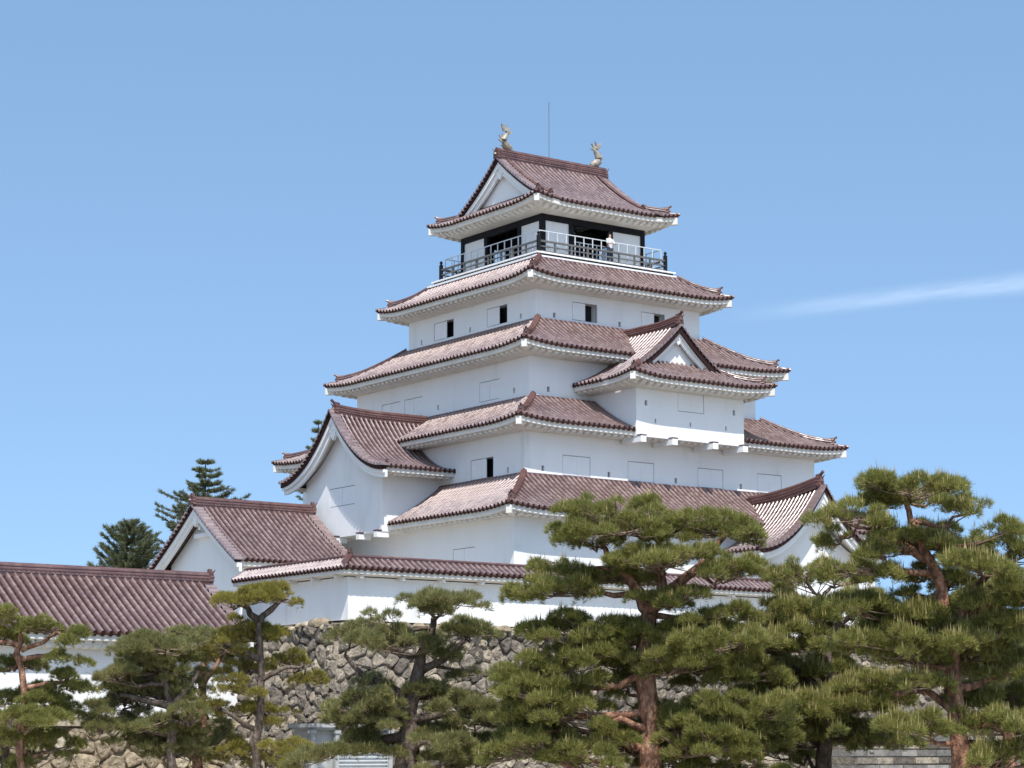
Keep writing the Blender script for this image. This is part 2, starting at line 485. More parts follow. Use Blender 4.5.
def hip(parent, corner, d, Z, run, dmin=.6, w=.125, h=.26, roofname='hip_ridge', ons=.34):
    """hip ridge from the eave corner up the diagonal, with its ogre tile and cap"""
    path = []
    for i in range(13):
        q = dmin + (run - dmin)*i/12
        z = float(Z(np.array([q]), np.array([q]))[0])
        path.append(v3(np.array(corner) + np.array(d)*q, z + .03 + .09*max(0, 1-(q-dmin)/.9)))
    r = ridge(roofname, parent, path, w, h, 2)
    dd = -np.array(d, float)
    oni('ridge_end_tile', parent, path[0] + v3(unit(dd)*.06, -.06), dd, .30, ons)
    mb = MB()                                       # lower first-stage roll to the very tip
    pt = [v3(np.array(corner) + np.array(d)*q, float(Z(np.array([q]), np.array([q]))[0]) + .07) for q in (-.04, .2, .4, dmin)]
    mb.tube(pt, [.085, .085, .085, .085], 8)
    mb.build('corner_tile_roll', 'ridge', parent)

def skirt_roof(thing_, hx, hy, run, ze, rise, zw, over, lift=.22, c=.30, D=3.0, sp=.31, skip=()):
    sd = sides4(hx, hy)
    mt = MB(); me = MB()
    Zs = {}
    for k, side in sd.items():
        L = side[3]
        def Z(s, v, L=L):
            s = np.asarray(s, float); v = np.asarray(v, float)
            d = np.minimum(s, L-s); l = lift*np.clip(1-d/D, 0, 1)**2.2
            t = v/run
            return ze + l*np.clip(1-t, 0, 1) + rise*(t + c*(t*t - t))
        Zs[k] = Z
        tile_sheet(mt, side, 0, L, lambda s, L=L: (0, min(run, s, L-s)), Z, sp, vtop=run)
        eave(me, side, lambda s, Z=Z: Z(s, 0*s), over, zw)
    roof = mt.build('roof', ['tile', 'pan'], thing_)
    zc = ze + lift
    for sx, sy in ((-1, -1), (1, -1), (1, 1), (-1, 1)):
        corner_block(me, (sx*hx, sy*hy), (sx, sy), zc)
    me.build('eave', 'soffit', roof)
    for sx, sy in ((-1, -1), (1, -1), (1, 1), (-1, 1)):
        hip(roof, (sx*hx, sy*hy), (-sx, -sy), Zs['S'], run)
    # flat course closing the tiles against the wall above
    mb = MB()
    a, b = hx-run, hy-run
    loop = [(-a, -b), (a, -b), (a, b), (-a, b)]
    for i in range(4):
        p = loop[i]; q = loop[(i+1) % 4]
        d = unit(np.array(q)-np.array(p)); o = np.array([d[1], -d[0]])
        pa = np.array(p) - d*.07 + o*.06; pb = np.array(q) + d*.07 + o*.06
        mb.bar(v3(pa, ze+rise-.04), v3(pb, ze+rise-.04), .22, .16)
        pa = np.array(p) - d*.0 + o*.02; pb = np.array(q) + d*.0 + o*.02
        mb.bar(v3(pa, ze+rise+.05), v3(pb, ze+rise+.05), .14, .08)
    mb.build('wall_course', 'ridge', roof)
    return roof

# ---------------------------------------------------------------- walls with real openings
def wall_face(mb, O, e, L, z0, z1, holes, nin, mat=0):
    """plane from O along e with rectangular openings and their reveals; holes (s0,s1,za,zb,depth)"""
    O = np.array(O, float); e = np.array(e, float); nin = np.array(nin, float)
    S = sorted({0, L} | {h[0] for h in holes} | {h[1] for h in holes})
    Zz = sorted({z0, z1} | {h[2] for h in holes} | {h[3] for h in holes})
    P = np.array([[v3(O + e*s, z) for s in S] for z in Zz])
    idx = np.arange(len(S)*len(Zz)).reshape(len(Zz), len(S)); q = []
    for i in range(len(Zz)-1):
        for j in range(len(S)-1):
            cs = (S[j]+S[j+1])/2; cz = (Zz[i]+Zz[i+1])/2
            if any(h[0] < cs < h[1] and h[2] < cz < h[3] for h in holes): continue
            q.append((idx[i, j], idx[i, j+1], idx[i+1, j+1], idx[i+1, j]))
    mb.add(P.reshape(-1, 3), np.array(q), mat)
    for s0, s1, za, zb, dep in holes:
        f = [v3(O + e*a, z) for a, z in ((s0, za), (s1, za), (s1, zb), (s0, zb))]
        g = [p + v3(nin*dep, 0) for p in f]
        mb.add(f+g, [(0, 1, 5, 4), (1, 2, 6, 5), (2, 3, 7, 6), (3, 0, 4, 7)], mat)

def window(parent, O, e, nin, s0, s1, za, zb, kind, split=None):
    """kind 'shut': two plastered shutters; 'open': one shutter slid over, the rest a panel painted as room shade"""
    O = np.array(O, float); e = np.array(e, float); nin = np.array(nin, float)
    def panel(mb, a, b, d0, d1, c0=za, c1=zb):
        p = [v3(O + e*x + nin*d0, z) for x, z in ((a, c0), (b, c0), (b, c1), (a, c1))]
        q = [v3(O + e*x + nin*d1, z) for x, z in ((a, c0), (b, c0), (b, c1), (a, c1))]
        mb.add(p+q, [(0, 1, 2, 3), (4, 7, 6, 5), (0, 4, 5, 1), (1, 5, 6, 2), (2, 6, 7, 3), (3, 7, 4, 0)])
    fr = MB()                                      # slim frame sunk in the reveal
    t = .03
    for a, b, c, d in ((s0+.002, s0+t, za+.002, zb-.002), (s1-t, s1-.002, za+.002, zb-.002), (s0+t, s1-t, zb-t, zb-.002), (s0+t, s1-t, za+.002, za+t)):
        panel(fr, a, b, .05, .10, c, d)
    w = fr.build('window', 'frame', parent)
    if kind == 'shut':
        m = (s0+s1)/2 if split is None else split
        for a, b, d in ((s0+t+.0, m-.006, .012), (m+.006, s1-t-.0, .02)):
            mb = MB(); panel(mb, a, b, d, d+.03, za+t+.005, zb-t-.005); mb.build('shutter', 'shutter', w)
        mb = MB(); panel(mb, s0, s1, .14, .16); mb.build('backing', 'frame', w)
    else:
        a, b = split
        mb = MB(); panel(mb, a, b, .012, .045, za+t+.005, zb-t-.005); mb.build('shutter', 'shutter', w)
        mb = MB(); panel(mb, s0, s1, .5, .52); mb.build('opening_shade', 'dark', w)  # black panel standing in for the darkness of the room

def loop_hole(parent, O, e, nin, s, z, w=.16, h=.27):
    O = np.array(O, float); e = np.array(e, float); nin = np.array(nin, float)
    mb = MB()
    p = [v3(O + e*a + nin*.16, zz) for a, zz in ((s-w/2, z-h/2), (s+w/2, z-h/2), (s+w/2, z+h/2), (s-w/2, z+h/2))]
    mb.prism(p, v3(nin*0, 0), v3(nin*.03, 0))
    mb.build('loophole', 'greywood', parent)

def storey(thing_, name, hx, hy, z0, z1, winS=(), winW=(), loopS=(), loopW=(), mat='plaster'):
    mb = MB()
    fs = {'S': ((-hx, -hy), (1, 0), 2*hx, (0, 1)), 'W': ((-hx, hy), (0, -1), 2*hy, (1, 0)),
          'E': ((hx, -hy), (0, 1), 2*hy, (-1, 0)), 'N': ((hx, hy), (-1, 0), 2*hx, (0, -1))}
    conv = {'S': lambda x: x + hx, 'W': lambda y: hy - y}
    for k, (O, e, L, nin) in fs.items():
        holes = []
        ws = winS if k == 'S' else winW if k == 'W' else ()
        ls = loopS if k == 'S' else loopW if k == 'W' else ()
        for w in ws:
            a, b = sorted((conv[k](w[0]), conv[k](w[1])))
            holes.append((a, b, w[2], w[3], .14 if w[4] == 'shut' else .5))
        for x, z in ls:
            s = conv[k](x); holes.append((s-.08, s+.08, z-.135, z+.135, .16))
        wall_face(mb, O, e, L, z0, z1, holes, nin)
    w_ = mb.build(name, mat, thing_)
    for k in ('S', 'W'):
        O, e, L, nin = fs[k]
        for w in (winS if k == 'S' else winW):
            a, b = sorted((conv[k](w[0]), conv[k](w[1])))
            sp = None
            if w[4] == 'open':
                sp = tuple(sorted((conv[k](w[5]), conv[k](w[6]))))
            window(thing_, O, e, nin, a, b, w[2], w[3], w[4], sp)
        for x, z in (loopS if k == 'S' else loopW):
            loop_hole(thing_, O, e, nin, conv[k](x), z)
    return w_

# ---------------------------------------------------------------- gable kit
def gable_trim(parent, G, l, w, half, prof, dep_top, dep_foot, sp=.29, tile_len=.42, boards=2, gegyo=1.0, mat='plaster', gz=.35, thick=.12):
    """verge boards, verge tiles and pendant at one gable. G apex point (xy of verge plane at ridge),
    l lateral unit, w outward unit, prof(d) roof surface height at lateral distance d."""
    G = np.array(G, float); l = np.array(l, float); w = np.array(w, float)
    ds = np.linspace(0, half, 19)
    mb = MB()
    for sg in (-1, 1):
        for bi in range(boards):
            o0 = -.06 - bi*.13; o1 = o0 - .13
            up = -thick + .02
            top = []; bot = []
            for d in ds:
                f = d/half
                z = prof(d)
                D = dep_top*(1-f) + dep_foot*f
                zt = z + up - (0 if bi == 0 else .02)
                zb = z - D*(.62 if bi == 0 and boards > 1 else 1.0)
                top.append((d, zt)); bot.append((d, zb))
            A = np.array([[v3(G + l*sg*d + w*o, z) for d, z in ln] for o, ln in ((o0, top), (o0, bot), (o1, bot), (o1, top))])
            mb.grid(A)
            mb.add([A[0, -1], A[1, -1], A[2, -1], A[3, -1]], [(0, 1, 2, 3)])
    mb.build('verge_board', mat, parent)
    # verge tiles: short round tiles laid across the edge
    mb = MB()
    arc = np.concatenate([[0], np.cumsum(np.hypot(np.diff(ds), np.diff([prof(d) for d in ds])))])
    k = int(arc[-1]/sp)
    for i in range(k+1):
        d = float(np.interp(.12 + i*sp, arc, ds)); z = prof(d)
        for sg in (-1, 1):
            P = []
            for off in (-tile_len, .13):
                ring = []
                for q in range(7):
                    an = PI*q/6 - .0
                    ring.append(v3(G + l*sg*(d + .085*math.cos(an)) + w*off, z + .01 + .16*math.sin(an) - (prof(min(half, d+.085))-prof(d))*-1*math.cos(an)))
                P.append(ring)
            mb.grid(np.array(P))
            mb.add(P[1], [tuple(range(7))])
    # dark bedding edge under the verge tiles
    for sg in (-1, 1):
        A = []
        for off, dz in ((-tile_len-.05, .02), (.03, .01), (.03, -thick), (-.1, -thick)):
            A.append([v3(G + l*sg*d + w*off, prof(d) + dz) for d in ds])
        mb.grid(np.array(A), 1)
        mb.add([a_[-1] for a_ in A], [(0, 1, 2, 3)], 1)
    mb.build('verge_tiles', ['tile', 'pan'], parent)
    if gegyo:
        g = gegyo; mb = MB()
        shp = [(0, .55), (.16, .5), (.2, .3), (.42, .34), (.5, .18), (.36, .02), (.2, .04), (.22, -.14), (.1, -.26), (0, -.38)]
        poly = shp + [(-x, z) for x, z in shp[::-1][1:-1]]
        c = v3(G, prof(0) - dep_top - gz*g)
        P = [c + v3(l*x*g, z*g) for x, z in poly]
        mb.prism(P, v3(w*-.30, 0), v3(w*-.14, 0))
        mb.tube([c + v3(w*-.14, .18*g), c + v3(w*-.08, .18*g)], [.11*g, .06*g], 8)
        mb.build('gable_pendant', mat, parent)

def gable_slope(mt, me, G, l, w, half, depth, prof, over, zw, sp=.27, vlift=None, me_sides=(-1, 1)):
    """both slopes of a gable roof reaching 'depth' back from the verge plane"""
    G = np.array(G, float); l = np.array(l, float); w = np.array(w, float)
    for sg in (-1, 1):
        # s runs from the verge inward
        O = G + l*sg*half; e = -w; n = -l*sg
        side = (O, e, n, depth)
        def Z(s, v):
            d = np.clip(half - np.asarray(v, float), 0, None)
            z = prof(d)
            if vlift is not None: z = z + vlift(np.asarray(s, float))*np.asarray(v, float)/half
            return z
        tile_sheet(mt, side, .40, depth, lambda s: (0, half), Z, sp, vtop=half)
        if me is not None and sg in me_sides:
            # smooth underside following the roof
            ds = np.linspace(half-.12, 0, 12)
            A = np.array([[v3(G + l*sg*d - w*s, float(prof(np.array(d))) - .14 + (float(vlift(np.array(s)))*(1-d/half) if vlift is not None else 0)) for s in (.1, depth)] for d in ds])
            me.grid(A)
            eave(me, (O - w*.3, e, n, depth-.3), lambda s: Z(s+.3, 0*s), over, zw, 0, 0)

# ---------------------------------------------------------------- THE KEEP
A = {1: (11.58, 12.50), 2: (9.455, 10.38), 3: (7.445, 8.08), 4: (5.476, 5.912), 5: (3.46, 3.742)}
OV = {1: 1.11, 2: 1.25, 3: 1.32, 4: 1.30, 5: 1.36}
keep = thing('castle_keep', 'white plastered five storey castle tower with red tiled roofs and railed balcony', 'castle', (0, 0, 5.4))

storey(keep, 'storey_wall', *A[1], 5.3, 10.98, winW=[(-7.49, -9.34, 8.55, 9.54, 'shut')], mat='plaster')
storey(keep, 'storey_wall', *A[2], 12.6, 15.36,
       winS=[(-7.16, -5.46, 13.15, 14.15, 'shut'), (-3.13, -1.45, 13.15, 14.15, 'shut'), (1.40, 3.10, 13.15, 14.15, 'shut'), (5.41, 7.11, 13.15, 14.15, 'shut')],
       winW=[(-5.88, -7.82, 13.15, 14.16, 'open', -5.93, -7.22)],
       loopS=[(-8.34, 13.40), (-4.31, 13.38), (-.04, 13.38), (4.29, 13.38)], loopW=[(-9.03, 13.36)])
storey(keep, 'storey_wall', *A[3], 16.8, 19.56,
       winW=[(-3.74, -5.52, 17.50, 18.53, 'shut'), (5.51, 3.71, 17.50, 18.53, 'shut'), (3.28, 1.50, 17.50, 18.53, 'shut')],
       loopS=[(-6.29, 17.74)], loopW=[(-6.76, 17.74), (.05, 17.72)])
storey(keep, 'storey_wall', *A[4], 21.0, 23.62,
       winS=[(-3.13, -1.50, 21.95, 22.92, 'open', -3.10, -2.28), (1.44, 3.06, 21.95, 22.92, 'open', 1.47, 2.33)],
       winW=[(3.40, 1.52, 21.95, 22.93, 'open', 3.35, 2.20), (-1.58, -3.42, 21.95, 22.93, 'open', -1.62, -2.70)],
       loopS=[(-4.28, 22.06), (-.01, 22.06), (4.3, 22.06)], loopW=[(4.64, 22.06), (-.03, 22.07), (-4.61, 22.08)])

skirt_roof(keep, A[1][0]+OV[1], A[1][1]+OV[1], 3.20, 11.02, 2.02, 10.76, 1.11, lift=.20)
skirt_roof(keep, A[2][0]+OV[2], A[2][1]+OV[2], 3.24, 15.52, 1.71, 15.14, 1.25, lift=.21)
skirt_roof(keep, A[3][0]+OV[3], A[3][1]+OV[3], 3.27, 19.74, 1.95, 19.33, 1.32, lift=.23)
r4 = skirt_roof(keep, A[4][0]+OV[4], A[4][1]+OV[4], 2.12, 23.78, 1.38, 23.33, 1.30, lift=.28, D=2.6)

# --- top storey: black posts and beams, white panels, openings
hx, hy = A[5]
def top_storey():
    z0, z1 = 25.6, 28.12
    fr = MB()
    for sx in (-1, 1):
        for sy in (-1, 1):
            fr.box((sx*(hx-.1), sy*(hy-.1), (z0+z1)/2), (.26, .26, z1-z0-.01))
    for sy in (-1, 1):
        fr.box((0, sy*(hy-.08), 27.85), (2*hx-.26, .2, .42)); fr.box((0, sy*(hy-.08), 25.66), (2*hx-.26, .18, .12))
        for x in (-1.5, 1.14): fr.box((x, sy*(hy-.08), 26.68), (.3, .19, 1.92))
        for a, b in ((-3.23, -1.65), (1.29, 3.23)):
            pn = MB(); pn.box(((a+b)/2, sy*(hy-.11), 26.68), (b-a, .1, 1.92)); pn.build('wall_panel', 'plaster', keep)
    for sx in (-1, 1):
        fr.box((sx*(hx-.08), 0, 27.85), (.2, 2*hy-.26, .42)); fr.box((sx*(hx-.08), 0, 25.66), (.18, 2*hy-.26, .12))
        for y in (-1.68, 1.43): fr.box((sx*(hx-.08), y, 26.68), (.19, .28, 1.92))
        for a, b in ((-3.51, -1.82), (1.57, 3.51)):
            pn = MB(); pn.box((sx*(hx-.11), (a+b)/2, 26.68), (.1, b-a, 1.92)); pn.build('wall_panel', 'plaster', keep)
    fr.build('timber_frame', 'lacquer', keep)
    rm = MB(); rm.box((0, 0, 26.7), (3.6, 3.8, 2.3)); rm.build('dark_core', 'dark', keep)  # solid box coloured black in place of interior shade
    dm = MB()                                       # pale framed glass doors standing in the openings
    for s0, s1, n in ((-1.34, .98, 4),):
        for i in range(n+1):
            x = s0 + (s1-s0)*i/n
            dm.box((x, -(hy-.28), 26.25), (.05, .05, 1.05))
        dm.box(((s0+s1)/2, -(hy-.28), 26.8), (s1-s0, .05, .05))
        dm.box((-(hx-.28), -.1, 26.75), (.05, 2.2, .05))
        for i in range(4): dm.box((-(hx-.28), -1.2+i*.73, 26.25), (.05, .05, 1.0))
    dm.build('door_frame', 'metal', keep)
    lm = MB(); lm.box((-.9, -2.6, 27.52), (.9, .12, .05)); lm.build('ceiling_light', 'metal', keep)
top_storey()

def balcony():
    bx, by = 4.67, 4.95
    mb = MB()
    mb.box((0, 0, 25.56), (2*bx, 2*by, .07)); fl = mb.build('balcony', 'plaster', keep)
    mb = MB(); mb.box((0, 0, 25.43), (2*bx-.22, 2*by-.22, .186)); mb.build('floor_beam', 'lacquer', fl)
    mb = MB()
    for sx, sy, L, along in ((0, -1, 2*bx+.1, 0), (0, 1, 2*bx+.1, 0), (-1, 0, 2*by+.1, 1), (1, 0, 2*by+.1, 1)):
        c = (sx*(bx-.02), sy*(by-.02), 25.305)
        mb.box(c, (L+.26, .34, .11) if along == 0 else (.34, L-.45, .11))
    mb.build('roof_top_band', 'plaster', fl)
    rx, ry = bx-.40, by-.40
    pass
    for sx in (-1, 1):
        for sy in (-1, 1):
            post = MB(); post.box((sx*rx, sy*ry, 26.06), (.16, .16, .94))
            post.tube([(sx*rx, sy*ry, 26.53), (sx*rx, sy*ry, 26.60), (sx*rx, sy*ry, 26.68), (sx*rx, sy*ry, 26.78)], [.09, .055, .1, .015], 8); post.build('corner_post', 'lacquer', fl)
    rl = MB()
    for z, w in ((25.72, .07), (25.98, .07), (26.26, .10)):
        for sy in (-1, 1): rl.box((0, sy*ry, z), (2*rx-.16, w, w*.9))
        for sx in (-1, 1): rl.box((sx*rx, 0, z), (w, 2*ry-.16, w*.9))
    n = 8
    for i in range(1, n):
        for sy in (-1, 1): rl.box((-rx + 2*rx*i/n, sy*ry, 25.93), (.09, .085, .62))
        for sx in (-1, 1): rl.box((sx*rx, -ry + 2*ry*i/n, 25.93), (.085, .09, .62))
    rl.build('timber_railing', 'greywood', fl)
    mt = MB(); rx -= .17; ry -= .17
    t = .045
    for z in (26.30, 26.86):
        for sy in (-1, 1): mt.box((0, sy*ry, z), (2*rx, t, t))
        for sx in (-1, 1): mt.box((sx*rx, 0, z), (t, 2*ry-.06, t))
    n = 14
    for i in range(n+1):
        for sy in (-1, 1): mt.box((-rx + 2*rx*i/n, sy*ry, 26.21), (t, t*.9, 1.24))
    for i in range(1, n):
        for sx in (-1, 1): mt.box((sx*rx, -ry + 2*ry*i/n, 26.21), (t*.9, t, 1.24))
    mt.build('safety_fence', 'metal', fl)
balcony()

# --- top hip-and-gable roof, ridge along x
def top_roof():
    ex, ey = hx+OV[5], hy+OV[5]
    ze, V, rise, c = 28.46, ey, 3.28, .36
    I = ex-3.68
    sd = sides4(ex, ey); mt = MB(); me = MB(); lift = .28
    for k, side in sd.items():
        L = side[3]
        def Z(s, v, L=L):
            s = np.asarray(s, float); v = np.asarray(v, float)
            d = np.minimum(s, L-s); t = v/V
            return ze + lift*np.clip(1-d/2.6, 0, 1)**2.2*np.clip(1-t*2, 0, 1) + rise*(t + c*(t*t-t))
        if k in 'SN':
            tile_sheet(mt, side, 0, I, lambda s, L=L: (0, min(s, L-s)), Z, .28, vtop=I)
            tile_sheet(mt, side, I+.40, L-I-.40, lambda s: (0, V), Z, .31, vtop=V)
            tile_sheet(mt, side, L-I, L, lambda s, L=L: (0, min(s, L-s)), Z, .28, vtop=I)
            ZS = Z
        else:
            tile_sheet(mt, side, 0, L, lambda s, L=L: (0, min(1.75, s, L-s)), Z, .31, vtop=1.75)
        eave(me, side, lambda s, Z=Z: Z(s, 0*s), OV[5], 27.98)
    roof = mt.build('roof', ['tile', 'pan'], keep)
    for sx in (-1, 1):
        for sy in (-1, 1): corner_block(me, (sx*ex, sy*ey), (sx, sy), ze+lift)
    me.build('eave', 'soffit', roof)
    for sx in (-1, 1):
        for sy in (-1, 1): hip(roof, (sx*ex, sy*ey), (-sx, -sy), ZS, I+.15, dmin=.5)
    half = V - I
    half_v = V - I + .12
    def prof(d):
        return np.float64(ze + rise*((1-d/V) + c*((1-d/V)**2 - (1-d/V))))
    for sx in (-1, 1):
        gable_trim(roof, (sx*3.68, 0), (0, 1), (sx, 0), half_v, prof, .80, .62, sp=.28, gegyo=.7, gz=.15, thick=.16)
        gw = MB()
        zb = ze + rise*((1.45/V) + c*((1.45/V)**2 - 1.45/V))
        pts = [v3((sx*3.2, y), float(prof(abs(y)))-.25) for y in np.linspace(-half, half, 15)] + [v3((sx*3.2, half), zb-.3), v3((sx*3.2, -half), zb-.3)]
        gw.prism(pts, (-sx*.1, 0, 0), (0, 0, 0)); gw.build('gable_wall', 'plaster', roof)
        rb = MB(); rb.box((sx*3.25, 0, zb+.14), (.14, 2*half-1.0, .2)); rb.build('gable_base_course', 'ridge', roof)
        # short verge ridges running down beside the verge
        for sy in (-1, 1):
            p = [v3((sx*3.12, sy*d), float(prof(d)) + .06) for d in np.linspace(.25, half+.1, 12)]
            ridge('descending_ridge', roof, p, .11, .2, 1)
            oni('ridge_end_tile', roof, p[-1] + np.array([0, sy*.03, -.02]), (0, sy), .2, .34, horn=False)
    zr = ze+rise
    path = lerp((-3.62, 0, zr-.02), (3.62, 0, zr-.02), 14)
    mr = ridge('main_ridge', roof, path, .24, .62, 4, stud=True)
    for sx in (-1, 1): oni('ridge_end_tile', roof, (sx*3.72, 0, zr-.05), (sx, 0), .42, .62, horn=False)
    # fish finials: head on the ridge, tail thrown up
    for sx in (-1, 1):
        b = np.array([sx*3.12, 0, zr+.58])
        mb = MB()
        path = [(-.38, .04), (-.25, .12), (-.05, .18), (.12, .32), (.16, .52), (.04, .72), (-.06, .88), (0., 1.05), (.08, 1.2)]
        rad = [.09, .19, .24, .23, .20, .16, .12, .08, .04]
        mb.tube([b + np.array([sx*x, 0, z]) for x, z in path], rad, 10)
        def fin(poly, t=.03, yo=0):
            P = [b + np.array([sx*x, yo, z]) for x, z in poly]
            mb.prism(P, (0, -t, 0), (0, t, 0))
        fin([(.02, 1.05), (-.1, 1.46), (.08, 1.28), (.30, 1.42), (.26, 1.18), (.18, 1.0)], .05)
        fin([(-.02, 1.16), (-.36, 1.28), (-.2, 1.08), (-.42, .98), (-.06, .86)], .05)
        fin([(.14, .3), (.5, .5), (.34, .56), (.46, .76), (.24, .68), (.26, .86), (.06, .76)], .05)
        for yo in (-.16, .16): fin([(-.02, .2), (.16, .42), (.02, .4), (-.12, .34)], .02, yo)
        fin([(-.42, -.02), (-.1, -.02), (.14, .1), (.1, .2), (-.4, .1)], .13)
        mb.build('fish_finial', 'silver', roof)
    mb = MB(); mb.tube([(-.19, 0, zr+.5), (-.19, 0, 35.5)], .018, 6); mb.build('lightning_rod', 'greywood', keep)
    mb = MB(); mb.tube([(-2.98, .0, zr+1.9), (-2.98, 0, zr+2.25)], .015, 5)
top_roof()

# --- bay on the right facade, third storey, with its own hip-and-gable roof (ridge along y)
def mid_bay():
    cx, x1, yf, z0, z1 = -.12, 3.5, -11.7, 15.22, 18.1
    ex, eyf = 4.68, -12.90
    mb = MB()
    wins = [(-.97, .74, 16.66, 17.70)]
    loops = [(-3.0, 16.9), (2.73, 16.9)]; low = [(-2.41, 16.05), (-.16, 16.05), (2.18, 16.05)]
    holes = [(a+x1-cx, b+x1-cx, c, d, .14) for a, b, c, d in wins] + [(x-.08+x1-cx, x+.08+x1-cx, z-.135, z+.135, .16) for x, z in loops] + [(x-.05+x1-cx, x+.05+x1-cx, z-.11, z+.11, .12) for x, z in low]
    wall_face(mb, (cx-x1, yf), (1, 0), 2*x1, z0, z1, holes, (0, 1))
    wall_face(mb, (cx-x1, -8.0), (0, -1), -8.0-yf, z0, z1, [], (1, 0))
    wall_face(mb, (cx+x1, yf), (0, 1), -8.0-yf, z0, z1, [], (-1, 0))
    mb.add([(cx-x1, yf, z0), (cx+x1, yf, z0), (cx+x1, -8, z0), (cx-x1, -8, z0)], [(3, 2, 1, 0)])
    bay = mb.build('bay_wall', 'plaster', keep)
    window(keep, (cx-x1, yf), (1, 0), (0, 1), wins[0][0]+x1-cx, wins[0][1]+x1-cx, 16.66, 17.70, 'shut')
    for x, z in loops: loop_hole(keep, (cx-x1, yf), (1, 0), (0, 1), x+x1-cx, z)
    for x, z in low: loop_hole(keep, (cx-x1, yf), (1, 0), (0, 1), x+x1-cx, z, .1, .22)
    for x in (-3.42, -1.42, 1.22, 3.20):
        bk = MB(); bk.box((x, -11.25, z0-.16), (.34, 1.5, .31)); b = bk.build('bay_bracket', 'plaster', keep)
        cp = MB(); cp.box((x, -11.86, z0+.03), (.38, .30, .06)); cp.build('bracket_cap', 'ridge', b)
    ze, V, c, lift = 18.03, ex, .55, .26
    rise = 3.15
    yb = -6.2
    Lw = yb-eyf
    gy = -10.95; I = gy-eyf      # hip inset
    mt = MB(); me = MB()
    def Zm(s, v):                # s measured from the front corner
        s = np.asarray(s, float); t = np.asarray(v, float)/V
        return ze + lift*np.clip(1-s/2.6, 0, 1)**2.2*np.clip(1-t*2, 0, 1) + rise*(t + c*(t*t-t))
    for sx in (-1, 1):
        side = (np.array([cx+sx*ex, eyf]), np.array([0., 1]), np.array([-sx*1., 0]), Lw)
        tile_sheet(mt, side, 0, I, lambda s: (0, s), Zm, .26, vtop=I)
        tile_sheet(mt, side, I+.42, Lw, lambda s: (0, V), Zm, .31, vtop=V)
        es = (side[0], side[1], side[2], -8.1-eyf)
        eave(me, es, lambda s: Zm(s, 0*s), 1.18, 17.62, 1, 0)
    def Zf(s, v):
        s = np.asarray(s, float); d = np.minimum(s, 2*ex-s)
        t = np.asarray(v, float)/V
        return ze + lift*np.clip(1-d/2.6, 0, 1)**2.2*np.clip(1-t*2, 0, 1) + rise*(t + c*(t*t-t))
    side = (np.array([cx-ex, eyf]), np.array([1., 0]), np.array([0., 1]), 2*ex)
    tile_sheet(mt, side, 0, 2*ex, lambda s: (0, min(2.5, s, 2*ex-s)), Zf, .31, vtop=2.5)
    eave(me, side, lambda s: Zf(s, 0*s), 1.18, 17.62)
    roof = mt.build('bay_roof', ['tile', 'pan'], keep)
    for sx in (-1, 1): corner_block(me, (cx+sx*ex, eyf), (sx, -1), ze+lift)
    me.build('eave', 'soffit', roof)
    for sx in (-1, 1): hip(roof, (cx+sx*ex, eyf), (-sx, 1), Zm, I+.1, dmin=.55)
    def prof(d):
        t = 1-d/V
        return np.float64(ze + rise*(t + c*(t*t-t)))
    half = V-I+.1
    # gable trim: steeper raised verge in front of the main slopes
    gable_trim(roof, (cx, gy), (1, 0), (0, -1), half, prof, .66, .56, sp=.28, gegyo=.60, gz=.12, thick=.34)
    gw = MB(); zb = 19.1
    pts = [v3((cx+x, gy+.5), float(prof(abs(x)))-.25) for x in np.linspace(-half+.3, half-.3, 15)] + [v3((cx+half-.3, gy+.5), zb-.4), v3((cx-half+.3, gy+.5), zb-.4)]
    gw.prism(pts, (0, .1, 0), (0, 0, 0)); gw.build('gable_wall', 'plaster', roof)
    zr = ze+rise
    path = lerp((cx, gy+.12, zr), (cx, -6.0, zr+.02), 12)
    for i, p in enumerate(path): p[2] += .16*max(0, 1-i/5)**2
    ridge('bay_ridge', roof, path, .2, .46, 3, stud=False)
    oni('ridge_end_tile', roof, (cx, gy+.04, zr+.08), (0, -1), .4, .55)
mid_bay()

# --- curved gable bays: left facade and right facade
def bay_prof(half, zf, h, p=2.0, lin=.0):
    return lambda d: zf + h*((1-np.clip(np.asarray(d, float)/half, 0, 1))**p*(1-lin) + lin*(1-np.clip(np.asarray(d, float)/half, 0, 1)))

